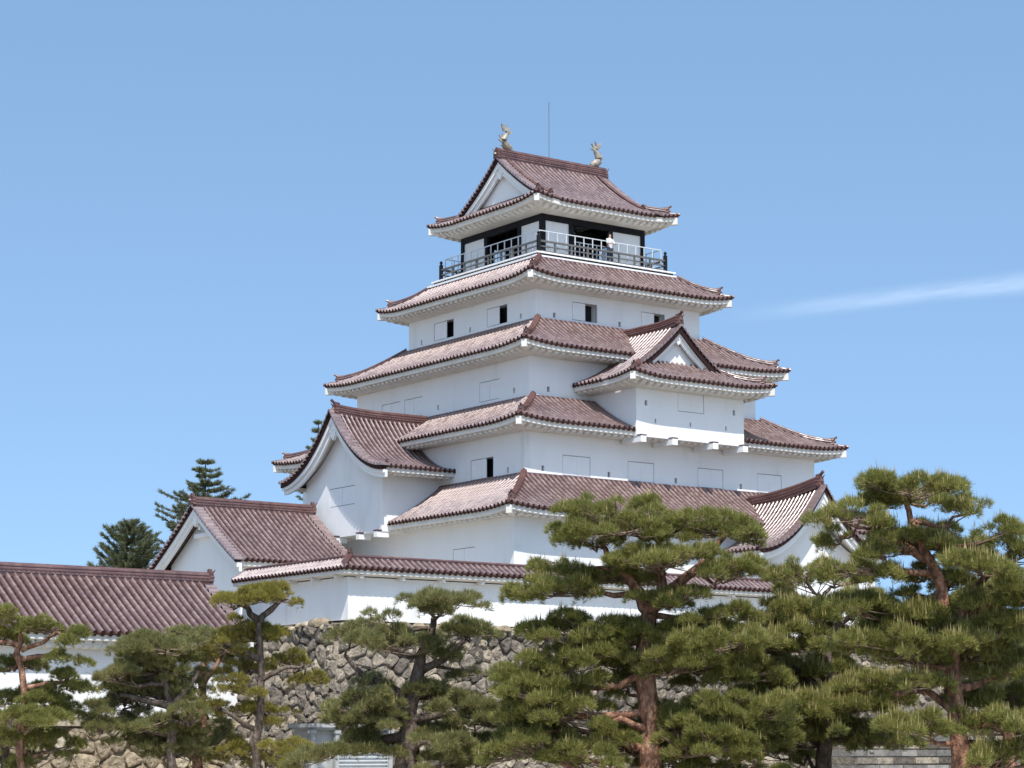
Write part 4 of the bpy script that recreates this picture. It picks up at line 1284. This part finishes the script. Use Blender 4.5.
# ---------------------------------------------------------------- pines
TREES={
 'centre':([(-26.28, -40.23, -1.7, 0.483), (-26.23, -40.26, -0.53, 0.418), (-26.22, -40.27, 0.66, 0.386), (-26.31, -40.2, 1.92, 0.354), (-26.36, -40.17, 3.03, 0.322), (-26.22, -40.27, 4.3, 0.29)],
  [[(-26.22, -40.27, 4.3, 0.257), (-26.38, -40.08, 4.85, 0.209), (-26.6, -39.85, 5.43, 0.161), (-27.09, -39.43, 6.08, 0.113), (-27.31, -39.19, 6.57, 0.08)], [(-26.22, -40.27, 4.3, 0.225), (-25.8, -40.39, 5.11, 0.177), (-25.75, -40.24, 6.25, 0.129), (-25.79, -40.04, 7.24, 0.097)], [(-26.22, -40.27, 4.4, 0.225), (-25.31, -40.7, 5.37, 0.161), (-24.53, -41.04, 6.1, 0.129), (-23.88, -41.3, 6.92, 0.097)]],
  [(-27.80,-40.65,7.20,1.61,0.51),(-25.76,-39.66,7.93,0.77,0.39),(-23.70,-40.85,7.23,1.22,0.51),(-25.97,-42.02,7.39,0.71,0.29),(-27.77,-39.26,6.80,0.90,0.35),(-28.12,-37.79,5.98,0.87,0.39),(-28.84,-38.75,5.15,1.16,0.39),(-26.34,-38.80,5.74,1.29,0.39),(-26.59,-41.45,6.06,1.35,0.35),(-24.16,-41.83,5.74,1.06,0.32),(-26.06,-41.29,4.80,1.16,0.29),(-24.20,-41.60,4.53,0.84,0.32),(-28.50,-38.82,3.85,1.61,0.45),(-27.25,-41.43,3.87,1.77,0.39),(-24.98,-42.00,3.57,1.35,0.42),(-29.06,-38.76,2.69,1.35,0.64),(-26.87,-38.48,3.07,1.13,0.45),(-26.60,-39.08,2.26,0.84,0.39),(-26.07,-41.57,2.92,1.22,0.39),(-23.76,-41.21,2.74,1.48,0.55),(-29.00,-39.20,1.40,1.80,0.64),(-25.97,-40.87,1.22,0.97,0.35),(-24.58,-42.44,1.40,1.61,0.58),(-27.73,-40.97,0.37,1.45,0.39),(-25.16,-42.13,0.46,1.54,0.55),(-23.89,-42.62,-0.03,1.16,0.45),(-29.63,-38.41,0.34,1.16,0.51),(-28.74,-39.84,0.03,1.29,0.39),(-24.80,-39.99,-0.16,1.29,0.39),]),
 'right':([(-22.73, -50.17, -1.7, 0.502), (-22.69, -50.2, -0.49, 0.413), (-22.75, -50.15, 0.89, 0.354), (-22.83, -50.1, 2.48, 0.325), (-23.02, -49.96, 4.0, 0.28), (-23.01, -49.97, 4.74, 0.251), (-23.41, -49.68, 5.65, 0.207), (-23.77, -49.42, 6.72, 0.133), (-23.85, -49.36, 7.34, 0.089)],
  [[(-22.88, -50.06, 3.21, 0.177), (-22.37, -50.63, 4.67, 0.133), (-22.12, -51.02, 5.24, 0.089)], [(-23.37, -49.71, 5.56, 0.148), (-23.97, -48.82, 6.49, 0.103), (-24.43, -48.04, 6.82, 0.065)], [(-22.8, -50.12, 1.76, 0.148), (-22.05, -50.62, 2.05, 0.103), (-21.43, -51.03, 2.28, 0.074)], [(-22.82, -50.11, 1.04, 0.148), (-23.4, -49.51, 1.76, 0.103), (-24.02, -48.89, 1.62, 0.089)]],
  [(-24.30,-49.97,7.64,1.33,0.35),(-21.91,-49.14,7.79,0.74,0.30),(-24.16,-48.63,7.45,0.74,0.30),(-25.83,-48.97,6.92,0.89,0.35),(-25.19,-47.62,6.30,0.41,0.30),(-22.61,-51.00,7.10,0.80,0.30),(-23.45,-50.14,6.26,1.48,0.41),(-24.80,-49.63,5.93,0.74,0.27),(-22.30,-51.66,6.44,0.74,0.32),(-22.10,-51.98,5.76,0.89,0.35),(-25.30,-48.79,5.32,1.00,0.32),(-23.62,-49.21,5.23,0.89,0.27),(-23.33,-51.59,5.38,1.03,0.32),(-24.93,-48.18,4.32,1.24,0.32),(-22.09,-51.18,4.41,0.89,0.35),(-21.55,-51.60,3.83,0.83,0.35),(-23.25,-48.80,4.05,1.12,0.30),(-24.36,-49.05,3.21,1.42,0.32),(-22.43,-51.04,3.04,1.24,0.32),(-21.02,-51.45,2.63,1.03,0.35),(-22.69,-49.46,2.65,0.83,0.24),(-22.76,-51.66,1.56,1.12,0.35),(-19.96,-50.85,1.49,1.12,0.35),(-24.68,-50.31,0.82,1.12,0.30),(-22.30,-51.32,-0.03,1.18,0.30),(-20.13,-51.11,0.17,0.89,0.35),(-24.13,-50.90,4.29,0.89,0.32),(-23.23,-50.94,5.05,0.83,0.30),(-22.58,-50.78,3.48,1.03,0.35),(-23.50,-49.36,2.78,0.89,0.32),(-22.04,-52.15,4.74,0.74,0.32),(-23.79,-51.12,6.02,0.74,0.30),(-22.71,-51.33,4.38,0.59,0.27),]),
 'mid right':([(-19.74, -41.23, -1.7, 0.402), (-19.72, -41.25, -0.56, 0.302), (-19.61, -41.33, 1.01, 0.268), (-19.56, -41.36, 2.16, 0.235), (-19.61, -41.32, 3.65, 0.184), (-19.64, -41.3, 4.98, 0.134)],
  [[(-19.59, -41.34, 2.0, 0.151), (-20.3, -40.38, 2.74, 0.117), (-20.86, -39.53, 3.02, 0.074)], [(-19.61, -41.32, 3.65, 0.134), (-19.06, -42.02, 4.47, 0.094), (-18.68, -42.59, 4.95, 0.067)]],
  [(-20.56,-41.59,5.92,0.94,0.34),(-19.83,-39.72,5.67,0.67,0.30),(-18.25,-40.66,5.99,0.94,0.34),(-20.89,-40.94,4.85,0.87,0.30),(-20.02,-41.59,4.52,1.41,0.37),(-18.34,-42.15,5.05,0.74,0.27),(-21.54,-40.80,4.28,1.01,0.37),(-21.35,-41.40,3.53,1.27,0.47),(-18.45,-41.27,3.85,1.34,0.40),(-20.87,-41.49,2.89,1.61,0.44),(-20.33,-39.65,2.02,1.17,0.47),(-18.99,-43.21,2.23,1.41,0.37),(-20.39,-42.46,1.64,1.61,0.54),(-19.23,-42.93,1.74,1.14,0.40),(-20.58,-41.21,0.75,1.34,0.47),(-19.10,-42.08,0.85,1.27,0.37),(-20.10,-39.60,0.03,1.14,0.40),(-18.17,-42.83,0.52,0.94,0.30),]),
 'squat':([(-29.77, -31.56, -1.7, 0.62), (-29.78, -31.55, -0.57, 0.447), (-29.76, -31.56, 0.54, 0.413), (-29.69, -31.62, 1.61, 0.31), (-29.47, -31.77, 2.73, 0.241), (-29.23, -31.95, 3.75, 0.172), (-29.06, -32.06, 4.5, 0.12)],
  [[(-29.66, -31.64, 1.55, 0.207), (-30.27, -30.88, 2.23, 0.138), (-30.84, -30.16, 2.68, 0.096), (-31.13, -29.64, 3.27, 0.069)], [(-29.47, -31.77, 2.66, 0.155), (-28.73, -32.26, 3.07, 0.11), (-28.16, -32.63, 3.75, 0.076)], [(-29.71, -31.6, 1.04, 0.172), (-28.83, -32.42, 1.21, 0.12), (-27.95, -33.24, 1.2, 0.083)], [(-29.76, -31.56, 0.54, 0.172), (-30.75, -31.03, 0.3, 0.12), (-31.79, -30.47, 0.1, 0.083)]],
  [(-29.28,-33.00,5.16,1.10,0.34),(-29.86,-33.01,4.80,0.69,0.24),(-31.03,-31.91,4.37,0.83,0.34),(-31.64,-30.79,4.00,0.62,0.28),(-27.40,-31.77,4.26,0.86,0.34),(-30.93,-31.95,3.70,1.58,0.31),(-29.50,-33.28,3.35,0.69,0.24),(-27.48,-31.72,2.77,0.62,0.28),(-30.78,-30.72,2.39,0.83,0.28),(-29.43,-32.15,2.04,1.14,0.28),(-31.46,-31.19,1.56,1.10,0.45),(-31.38,-30.11,0.87,0.89,0.34),(-30.89,-31.93,1.03,0.96,0.31),(-28.39,-32.68,1.51,1.14,0.31),(-27.65,-33.29,1.17,0.96,0.38),(-29.78,-33.12,0.63,1.45,0.28),(-26.58,-32.84,0.03,1.10,0.41),(-32.70,-30.68,-0.03,1.10,0.38),(-30.93,-30.75,0.10,1.03,0.28),(-27.18,-32.49,0.37,1.03,0.31),(-29.15,-33.21,-0.17,1.17,0.31),]),
 'tiered':([(-31.9, -25.1, -1.7, 0.326), (-31.94, -25.07, -0.6, 0.253), (-31.91, -25.09, 0.74, 0.228), (-31.87, -25.12, 2.05, 0.217), (-31.92, -25.09, 3.41, 0.181), (-31.96, -25.05, 4.59, 0.152)],
  [[(-31.96, -25.05, 4.59, 0.138), (-32.2, -24.65, 5.03, 0.109), (-32.47, -24.23, 5.37, 0.072)], [(-31.96, -25.05, 4.59, 0.138), (-31.47, -24.96, 5.08, 0.109), (-30.91, -24.92, 5.43, 0.072)], [(-31.91, -25.09, 3.23, 0.123), (-32.45, -24.57, 3.59, 0.094), (-32.87, -24.14, 3.77, 0.072)], [(-31.9, -25.1, 2.51, 0.109), (-31.21, -25.31, 2.95, 0.08), (-30.51, -25.53, 2.96, 0.058)], [(-31.93, -25.07, 0.74, 0.109), (-32.61, -24.97, 1.02, 0.08), (-33.29, -24.87, 1.44, 0.058)]],
  [(-32.11,-25.20,5.62,1.52,0.29),(-33.26,-25.37,5.42,0.65,0.22),(-30.72,-24.73,5.66,0.65,0.22),(-32.70,-25.29,4.30,1.38,0.25),(-32.89,-24.55,3.76,0.94,0.29),(-30.28,-24.56,3.28,1.12,0.29),(-33.01,-25.60,3.01,0.87,0.29),(-29.85,-25.07,2.62,0.62,0.29),(-32.66,-24.72,2.26,0.80,0.29),(-33.10,-24.27,1.70,0.72,0.29),(-31.00,-24.92,1.35,0.87,0.33),(-32.33,-24.87,1.45,0.80,0.29),(-31.32,-26.23,0.21,0.83,0.25),(-32.79,-24.80,0.10,1.01,0.33),(-32.35,-26.14,-0.31,0.87,0.25),]),
 'leaning':([(-32.18, -21.2, -1.7, 0.263), (-32.21, -21.18, -0.62, 0.225), (-32.24, -21.16, 0.91, 0.195), (-32.17, -21.21, 2.24, 0.173), (-32.04, -21.3, 3.35, 0.131), (-32.33, -21.1, 4.09, 0.094)],
  [[(-32.14, -21.23, 2.42, 0.113), (-31.75, -21.63, 3.34, 0.083), (-31.57, -21.88, 3.89, 0.06)]],
  [(-32.61,-22.72,4.02,0.75,0.34),(-31.71,-19.75,4.42,0.90,0.26),(-31.41,-21.30,3.55,0.60,0.30),(-32.07,-21.29,1.43,0.68,0.30),(-32.74,-21.42,0.58,0.75,0.30),(-32.34,-22.61,0.58,0.68,0.26),]),
 'broad':([(-34.81, -24.23, -1.7, 0.322), (-34.9, -24.17, -0.59, 0.25), (-34.92, -24.16, 0.56, 0.232), (-34.91, -24.16, 1.57, 0.207), (-35.13, -24.01, 2.48, 0.15), (-35.29, -23.89, 3.36, 0.107)],
  [[(-34.91, -24.16, 1.5, 0.143), (-35.77, -23.77, 1.78, 0.107), (-36.58, -23.41, 1.95, 0.072)], [(-34.91, -24.16, 1.61, 0.143), (-34.3, -24.32, 2.31, 0.1), (-33.98, -24.28, 2.85, 0.072)], [(-34.92, -24.16, 0.56, 0.125), (-35.68, -23.25, 0.73, 0.089), (-36.42, -22.36, 0.81, 0.064)]],
  [(-35.33,-24.40,3.77,1.29,0.32),(-35.51,-22.74,3.51,0.93,0.36),(-34.96,-23.10,2.94,1.43,0.50),(-36.65,-23.53,2.71,0.86,0.43),(-36.53,-22.51,2.04,0.64,0.43),(-34.16,-23.74,2.40,0.86,0.43),(-35.74,-24.06,2.19,1.22,0.43),(-35.93,-22.76,1.58,0.79,0.29),(-37.11,-23.22,0.97,0.79,0.32),(-35.55,-23.76,0.87,1.22,0.25),(-34.49,-23.41,0.32,0.93,0.25),(-35.86,-22.85,0.38,0.72,0.21),(-34.53,-25.18,1.35,0.64,0.32),(-33.85,-23.27,0.10,0.64,0.25),]),
 'left':([(-39.95, -23.0, -1.7, 0.279), (-40.03, -22.94, -0.58, 0.227), (-40.01, -22.96, 0.71, 0.209), (-40.02, -22.95, 1.98, 0.192), (-40.11, -22.89, 3.11, 0.174), (-40.16, -22.85, 3.97, 0.139)],
  [[(-40.05, -22.93, 2.08, 0.105), (-39.36, -23.28, 2.25, 0.077), (-38.75, -23.57, 2.36, 0.056)], [(-40.11, -22.89, 3.11, 0.105), (-39.42, -23.31, 3.28, 0.077), (-38.91, -23.59, 3.46, 0.056)], [(-40.09, -22.9, 3.45, 0.098), (-39.62, -23.72, 3.78, 0.07), (-39.43, -24.34, 4.03, 0.052)], [(-40.15, -22.86, 3.62, 0.098), (-40.71, -22.41, 3.8, 0.07), (-41.26, -21.97, 3.87, 0.049)]],
  [(-40.61,-23.49,4.58,0.91,0.28),(-40.89,-21.74,4.34,0.70,0.28),(-39.29,-23.61,4.21,0.87,0.21),(-39.16,-24.59,3.83,0.42,0.21),(-40.38,-22.15,3.92,0.63,0.24),(-39.54,-22.16,3.08,0.63,0.21),(-38.96,-24.20,3.20,0.52,0.24),(-38.57,-23.54,2.71,0.56,0.21),(-38.56,-23.23,2.27,0.56,0.17),(-41.35,-23.14,3.07,0.70,0.24),(-40.10,-23.47,1.83,1.32,0.24),(-38.58,-22.85,1.34,0.77,0.21),(-40.27,-24.17,1.17,1.39,0.28),(-39.82,-22.35,0.61,1.22,0.28),(-38.32,-22.61,0.27,0.70,0.24),(-40.52,-24.36,-0.20,0.91,0.24),(-41.19,-22.05,1.40,0.84,0.28),]),
 'far right':([(-6.25, -37.38, -1.7, 0.346), (-6.26, -37.38, -0.64, 0.308), (-6.4, -37.28, 1.91, 0.269), (-6.49, -37.21, 4.19, 0.211), (-6.32, -37.33, 5.71, 0.135)],
  [[(-6.44, -37.25, 3.81, 0.154), (-7.23, -36.65, 4.57, 0.115), (-7.83, -36.19, 4.87, 0.077)], [(-6.48, -37.22, 4.57, 0.154), (-5.88, -37.98, 5.31, 0.115), (-5.46, -38.61, 5.49, 0.077)]],
  [(-7.13,-38.03,6.02,1.23,0.38),(-6.68,-35.66,5.59,1.08,0.35),(-8.52,-35.81,5.02,1.00,0.35),(-5.79,-38.41,5.68,1.08,0.38),(-6.29,-36.56,5.06,1.15,0.35),(-5.31,-37.18,4.61,1.15,0.38),(-8.35,-36.91,4.15,1.23,0.38),(-4.48,-37.69,4.22,1.00,0.38),(-6.32,-37.03,3.44,1.38,0.42),(-5.99,-38.18,2.28,1.23,0.42),(-7.48,-36.77,2.29,1.15,0.38),(-5.97,-37.10,0.98,1.31,0.42),]),
 'slender':([(-38.35, -17.99, -1.7, 0.186), (-38.44, -17.93, -0.62, 0.148), (-38.38, -17.97, 0.4, 0.126), (-38.32, -18.02, 1.3, 0.093)],
  [],
  [(-38.91,-18.67,0.32,0.82,0.26),(-38.05,-17.69,0.94,0.67,0.22),(-38.57,-17.01,-0.33,0.82,0.26),]),
}

def needles(pts, dirs, n, ln, wd, spread, r):
    """pts [k,3] tuft origins, dirs [k,3]; n thin triangles each"""
    k = len(pts)
    P = np.repeat(pts, n, 0); D = np.repeat(dirs, n, 0)
    D = D + r.normal(0, spread, D.shape); D /= np.linalg.norm(D, axis=1)[:, None]
    P = P + r.normal(0, ln*.16, P.shape)
    L = ln*r.uniform(.7, 1.25, len(P))[:, None]
    S = np.cross(D, r.normal(0, 1, D.shape)); S /= np.linalg.norm(S, axis=1)[:, None] + 1e-9
    W = wd*r.uniform(.7, 1.3, len(P))[:, None]
    V = np.stack([P - S*W/2, P + S*W/2, P + D*L], 1).reshape(-1, 3)
    F = np.arange(len(V)).reshape(-1, 3)
    return V, F

def polyline_nearest(lines, p):
    best = None
    for ln in lines:
        for i in range(len(ln)-1):
            a, b = np.array(ln[i][:3]), np.array(ln[i+1][:3])
            for t in (0, .5, 1):
                q = a + (b-a)*t
                dz = p[2]-q[2]
                cost = np.linalg.norm((p-q)[:2])*1.0 + abs(dz-.15*np.linalg.norm((p-q)[:2]))*2.2 + (3 if dz < -.6 else 0)
                if q[2] < -.6: cost += 50
                rr = ln[i][3] + (ln[i+1][3]-ln[i][3])*t
                if best is None or cost < best[0]: best = (cost, q, rr)
    return best[1], best[2]

def pine(key, label, bark, needle, density=1.0, candles=.0, seed=1, nlen=.165, nwid=.0155, up=1.0, thin=1.0, fill=2, full=1.15):
    tr, limbs, pads = TREES[key]
    r = np.random.RandomState(seed)
    base = tr[0][:3]
    t = thing('pine_tree', label, 'pine tree', base, group='pines in front of the castle')
    wood = MB()
    def crook(line, amp):
        pts = np.array([p[:3] for p in line], float); rd = np.array([p[3] for p in line])
        k = 4*(len(pts)-1)+1; u = np.linspace(0, len(pts)-1, k)
        q = np.stack([np.interp(u, np.arange(len(pts)), pts[:, i]) for i in range(3)], 1)
        q[1:-1] += r.normal(0, amp, q[1:-1].shape)*np.array([1, 1, .5])
        # soften
        q[1:-1] = q[:-2]*.25 + q[1:-1]*.5 + q[2:]*.25
        return q, np.interp(u, np.arange(len(pts)), rd)
    q, rd = crook(tr, .07); rd = rd*.88*thin; rd[:2] *= 1.12
    wood.tube(q, rd, 12, 0, rough=.10)
    for ln in limbs:
        q, rd = crook(ln, .07); wood.tube(q, rd, 8, 0, rough=.08)
    skel = [tr] + limbs
    # boughs fill in between the main pads
    extra = []
    pp = np.array(pads)
    for i in range(len(pp)):
        d_ = np.linalg.norm(pp[:, :3]-pp[i, :3], axis=1); j = np.argsort(d_)[1 + i % 2]
        if d_[j] < 2.6 and i % fill == 0 and pp[i][2] < 4.2:
            m = (pp[i]+pp[j])/2
            extra.append((m[0]+r.normal(0, .3), m[1]+r.normal(0, .5), m[2]+r.normal(0, .12), m[3]*.75, m[4]*.8))
    pads = list(pads) + extra
    tw = MB(); TP = []; TD = []; CP = []
    # boughs near the stem lean away to either side of it, so the trunk shows between them
    tz = np.array([p[:3] for p in tr]); lat = np.array([.812, -.584]); dep = np.array([.576, .817]); np_ = []
    for i, (x, y, z, rx, rz) in enumerate(pads):
        cx_, cy_ = np.interp(z, tz[:, 2], tz[:, 0]), np.interp(z, tz[:, 2], tz[:, 1])
        dl = (x-cx_)*lat[0] + (y-cy_)*lat[1]; dd_ = (x-cx_)*dep[0] + (y-cy_)*dep[1]
        if abs(dl) < 1.0 and dd_ < .8 and z < tz[-1, 2]+.1 and i % 4:
            x += dep[0]*(.9-dd_); y += dep[1]*(.9-dd_)
        np_.append((x, y, z, rx, rz))
    pads = np_
    for (x, y, z, rx, rz) in pads:
        j_ = r.uniform(.85, 1.18); rx *= full*j_; rz *= 1.32*r.uniform(.8, 1.3)
        c = np.array([x, y, z]); ry = rx*.85
        src, rr = polyline_nearest(skel, c)
        # bough from the trunk to the pad, carried just below it
        end = c + np.array([0, 0, -rz*.55])
        n = 7; q = np.array([src + (end-src)*k/(n-1) for k in range(n)])
        sag = .10*np.linalg.norm(end-src)
        q[:, 2] -= sag*np.sin(np.linspace(0, PI, n))*(1 if r.rand() < .75 else -.6)
        q[1:-1] += r.normal(0, .08, q[1:-1].shape)
        rb = min(rr*.6, .035 + .035*np.linalg.norm(end-src))
        wood.tube(q, np.linspace(rb, .028, n), 7, 0, cap=False, rough=.1)
        ncl = max(7, int(rx*ry*11.5))
        for i in range(ncl):
            a = r.uniform(0, 2*PI); rad = math.sqrt(r.uniform(0, 1))*1.06
            cc = c + np.array([math.cos(a)*rad*rx, math.sin(a)*rad*ry, (1-rad*rad)*rz*.7 - rz*.40 + r.normal(0, rz*.30)])
            cr = r.uniform(.18, .44)*min(1.15, .55 + rx*.4)
            # twig
            s0 = q[r.randint(3, n)]
            m = (s0+cc)/2 + r.normal(0, .06, 3) - np.array([0, 0, .05])
            tw.tube([s0, m, cc - [0, 0, .05]], [.022, .015, .009], 4, 0, cap=False)
            for _ in range(5):
                e = cc + np.array([r.normal(0, cr*.6), r.normal(0, cr*.6), r.uniform(-.02, .1)])
                tw.tube([m + (cc-m)*r.uniform(.3, 1), (m+e)/2+r.normal(0, .03, 3), e], [.011, .009, .006], 3, 0, cap=False)
            cc[:2] += r.normal(0, .08, 2)
            k = int(74*density*(cr/.33)**2)
            a2 = r.uniform(0, 2*PI, k); ra = np.sqrt(r.uniform(0, 1, k))
            off = np.stack([np.cos(a2)*ra*cr, np.sin(a2)*ra*cr, (1-ra*ra)*cr*.50 - .06 + r.normal(0, .035, k)], 1)
            under = r.rand(k) < .22
            off[under, 2] -= r.uniform(.03, .16, under.sum())
            p = cc + off
            dr = np.stack([np.cos(a2)*ra*.75, np.sin(a2)*ra*.75, np.full(k, up)], 1)
            pd = (p-c)/np.array([rx, ry, 1]); dr[:, :2] += pd[:, :2]*.35
            dr[under, 2] *= .2
            dr /= np.linalg.norm(dr, axis=1)[:, None]
            TP.append(p); TD.append(dr)
            if candles: 
                kk = r.rand(k) < candles
                CP.append(p[kk & ~under] + [0, 0, .06])
    wood.build('trunk', bark, t, smooth=True)
    cr_ = tw
    TP = np.concatenate(TP); TD = np.concatenate(TD)
    V, F = needles(TP, TD, 13, nlen, nwid, .42, r)
    cr_.add(V, F, 1)
    if candles:
        cp = np.concatenate(CP)
        if len(cp):
            V, F = needles(cp, np.tile([0, 0, 1.], (len(cp), 1)), 2, .27, .030, .08, r); cr_.add(V, F, 2)
    cr_.build('crown', ['twig', needle, 'candle'], t, smooth=False)
    return t

pine('centre', 'large red-barked pine in the centre, its crown spread before the tower base', 'bark_red', 'needle_g', 1.0, .05, 1, fill=2, full=1.15)
pine('right', 'tall red-trunked pine at the right, crown reaching above the curved gable', 'bark_red', 'needle_g', 1.0, .14, 2, thin=.84, fill=1, full=1.18)
pine('mid right', 'shorter pine with pale yellow shoots between the two tall red-barked pines', 'bark_grey', 'needle_g', 1.0, .20, 3)
pine('squat', 'squat dark pine with thick stump in front of the rubble rampart and metal shed', 'bark_grey', 'needle_d', .95, .03, 4)
pine('tiered', 'slim pine clipped into golden green tiers with a flat umbrella top', 'bark_grey', 'needle_y', 1.1, 0, 5, nlen=.13, thin=.72, fill=99, full=1.06)
pine('leaning', 'thin reddish pine crowded just left of the tiered golden pine', 'bark_red', 'needle_d', .8, 0, 6)
pine('broad', 'soft rounded pine in front of the long hall, left of the tiered golden pine', 'bark_grey', 'needle_d', .9, 0, 7, thin=.75)
pine('left', 'layered pine with flat pads at the left edge before the long hall', 'bark_red', 'needle_g', 1.1, 0, 8, nlen=.14, thin=.72, fill=99, full=1.06)
pine('far right', 'pine farther back at the right edge, its crown seen behind the tall red-trunked pine', 'bark_red', 'needle_d', .9, 0, 10)
pine('slender', 'slender young pine at the bottom left corner', 'bark_grey', 'needle_g', .9, 0, 9, nlen=.14)

# ---------------------------------------------------------------- conifers behind
def conifer(name, label, x, y, top, radius_at, z0, seed, asc=.30, lev=.42, dens=1.0):
    r = np.random.RandomState(seed)
    t = thing(name, label, 'conifer', (x, y, z0))
    H = top-z0
    tk = MB(); tk.tube([(x, y, z0), (x+.05, y, z0+H*.5), (x, y, top-.1)], [H*.022, H*.012, .03], 8); 
    P = []; D = []
    z = top-.15
    while z > z0+1.0:
        R = radius_at(top-z)*r.uniform(.8, 1.15)
        nb = max(5, int(6 + R*1.3))
        for i in range(nb):
            a = r.uniform(0, 2*PI); L = R*r.uniform(.6, 1.0)
            d = np.array([math.cos(a), math.sin(a), 0])
            k = 7; u = np.linspace(0, 1, k)
            b = np.array([x, y, z]) + d*L*u[:, None] + np.array([0, 0, 1.])*(asc*L*u*.9 - .12*L*np.sin(u*PI))[:, None]
            tk.tube(b, np.linspace(.05, .012, k)*max(.5, min(1.5, L/3)), 4, cap=False)
            m = int((12 + L*24)*dens)
            uu = r.uniform(.12, 1.0, m)
            s = np.array([-d[1], d[0], 0])
            w = (1-uu)*L*.16 + .04
            p = np.stack([np.interp(uu, u, b[:, j]) for j in range(3)], 1) + s*(r.uniform(-1, 1, m)*w)[:, None] + r.normal(0, .03, (m, 3))
            dd = d*.6 + s*r.uniform(-.8, .8, m)[:, None] + np.array([0, 0, .35])
            P.append(p); D.append(dd/np.linalg.norm(dd, axis=1)[:, None])
        z -= lev*r.uniform(.8, 1.25)
    P = np.concatenate(P); D = np.concatenate(D)
    tk.build('trunk', 'bark_grey', t)
    mb = MB(); V, F = needles(P, D, 7, .22, .036, .4, r); mb.add(V, F); mb.build('crown', 'needle_b', t, smooth=False)

conifer('fir_tree', 'dark rounded conifer rising behind the long hall roof', -16.2, 17.8, 12.7, lambda d: .25+2.6*(1-math.exp(-d/1.5)), 3, 31, asc=.55, lev=.30, dens=1.3)
conifer('fir_tree', 'tall open conifer with upswept boughs behind the side hall ridge', -5.8, 28.8, 18.1, lambda d: .45+.85*d if d < 4 else 3.8, 3, 32, asc=.16, lev=.42, dens=1.1)
conifer('fir_tree', 'conifer almost hidden behind the left gable, only bough tips showing', 5.5, 34.0, 22.2, lambda d: .25+.42*d if d < 4 else 2.0, 3, 33, asc=.2, lev=.7, dens=.8)
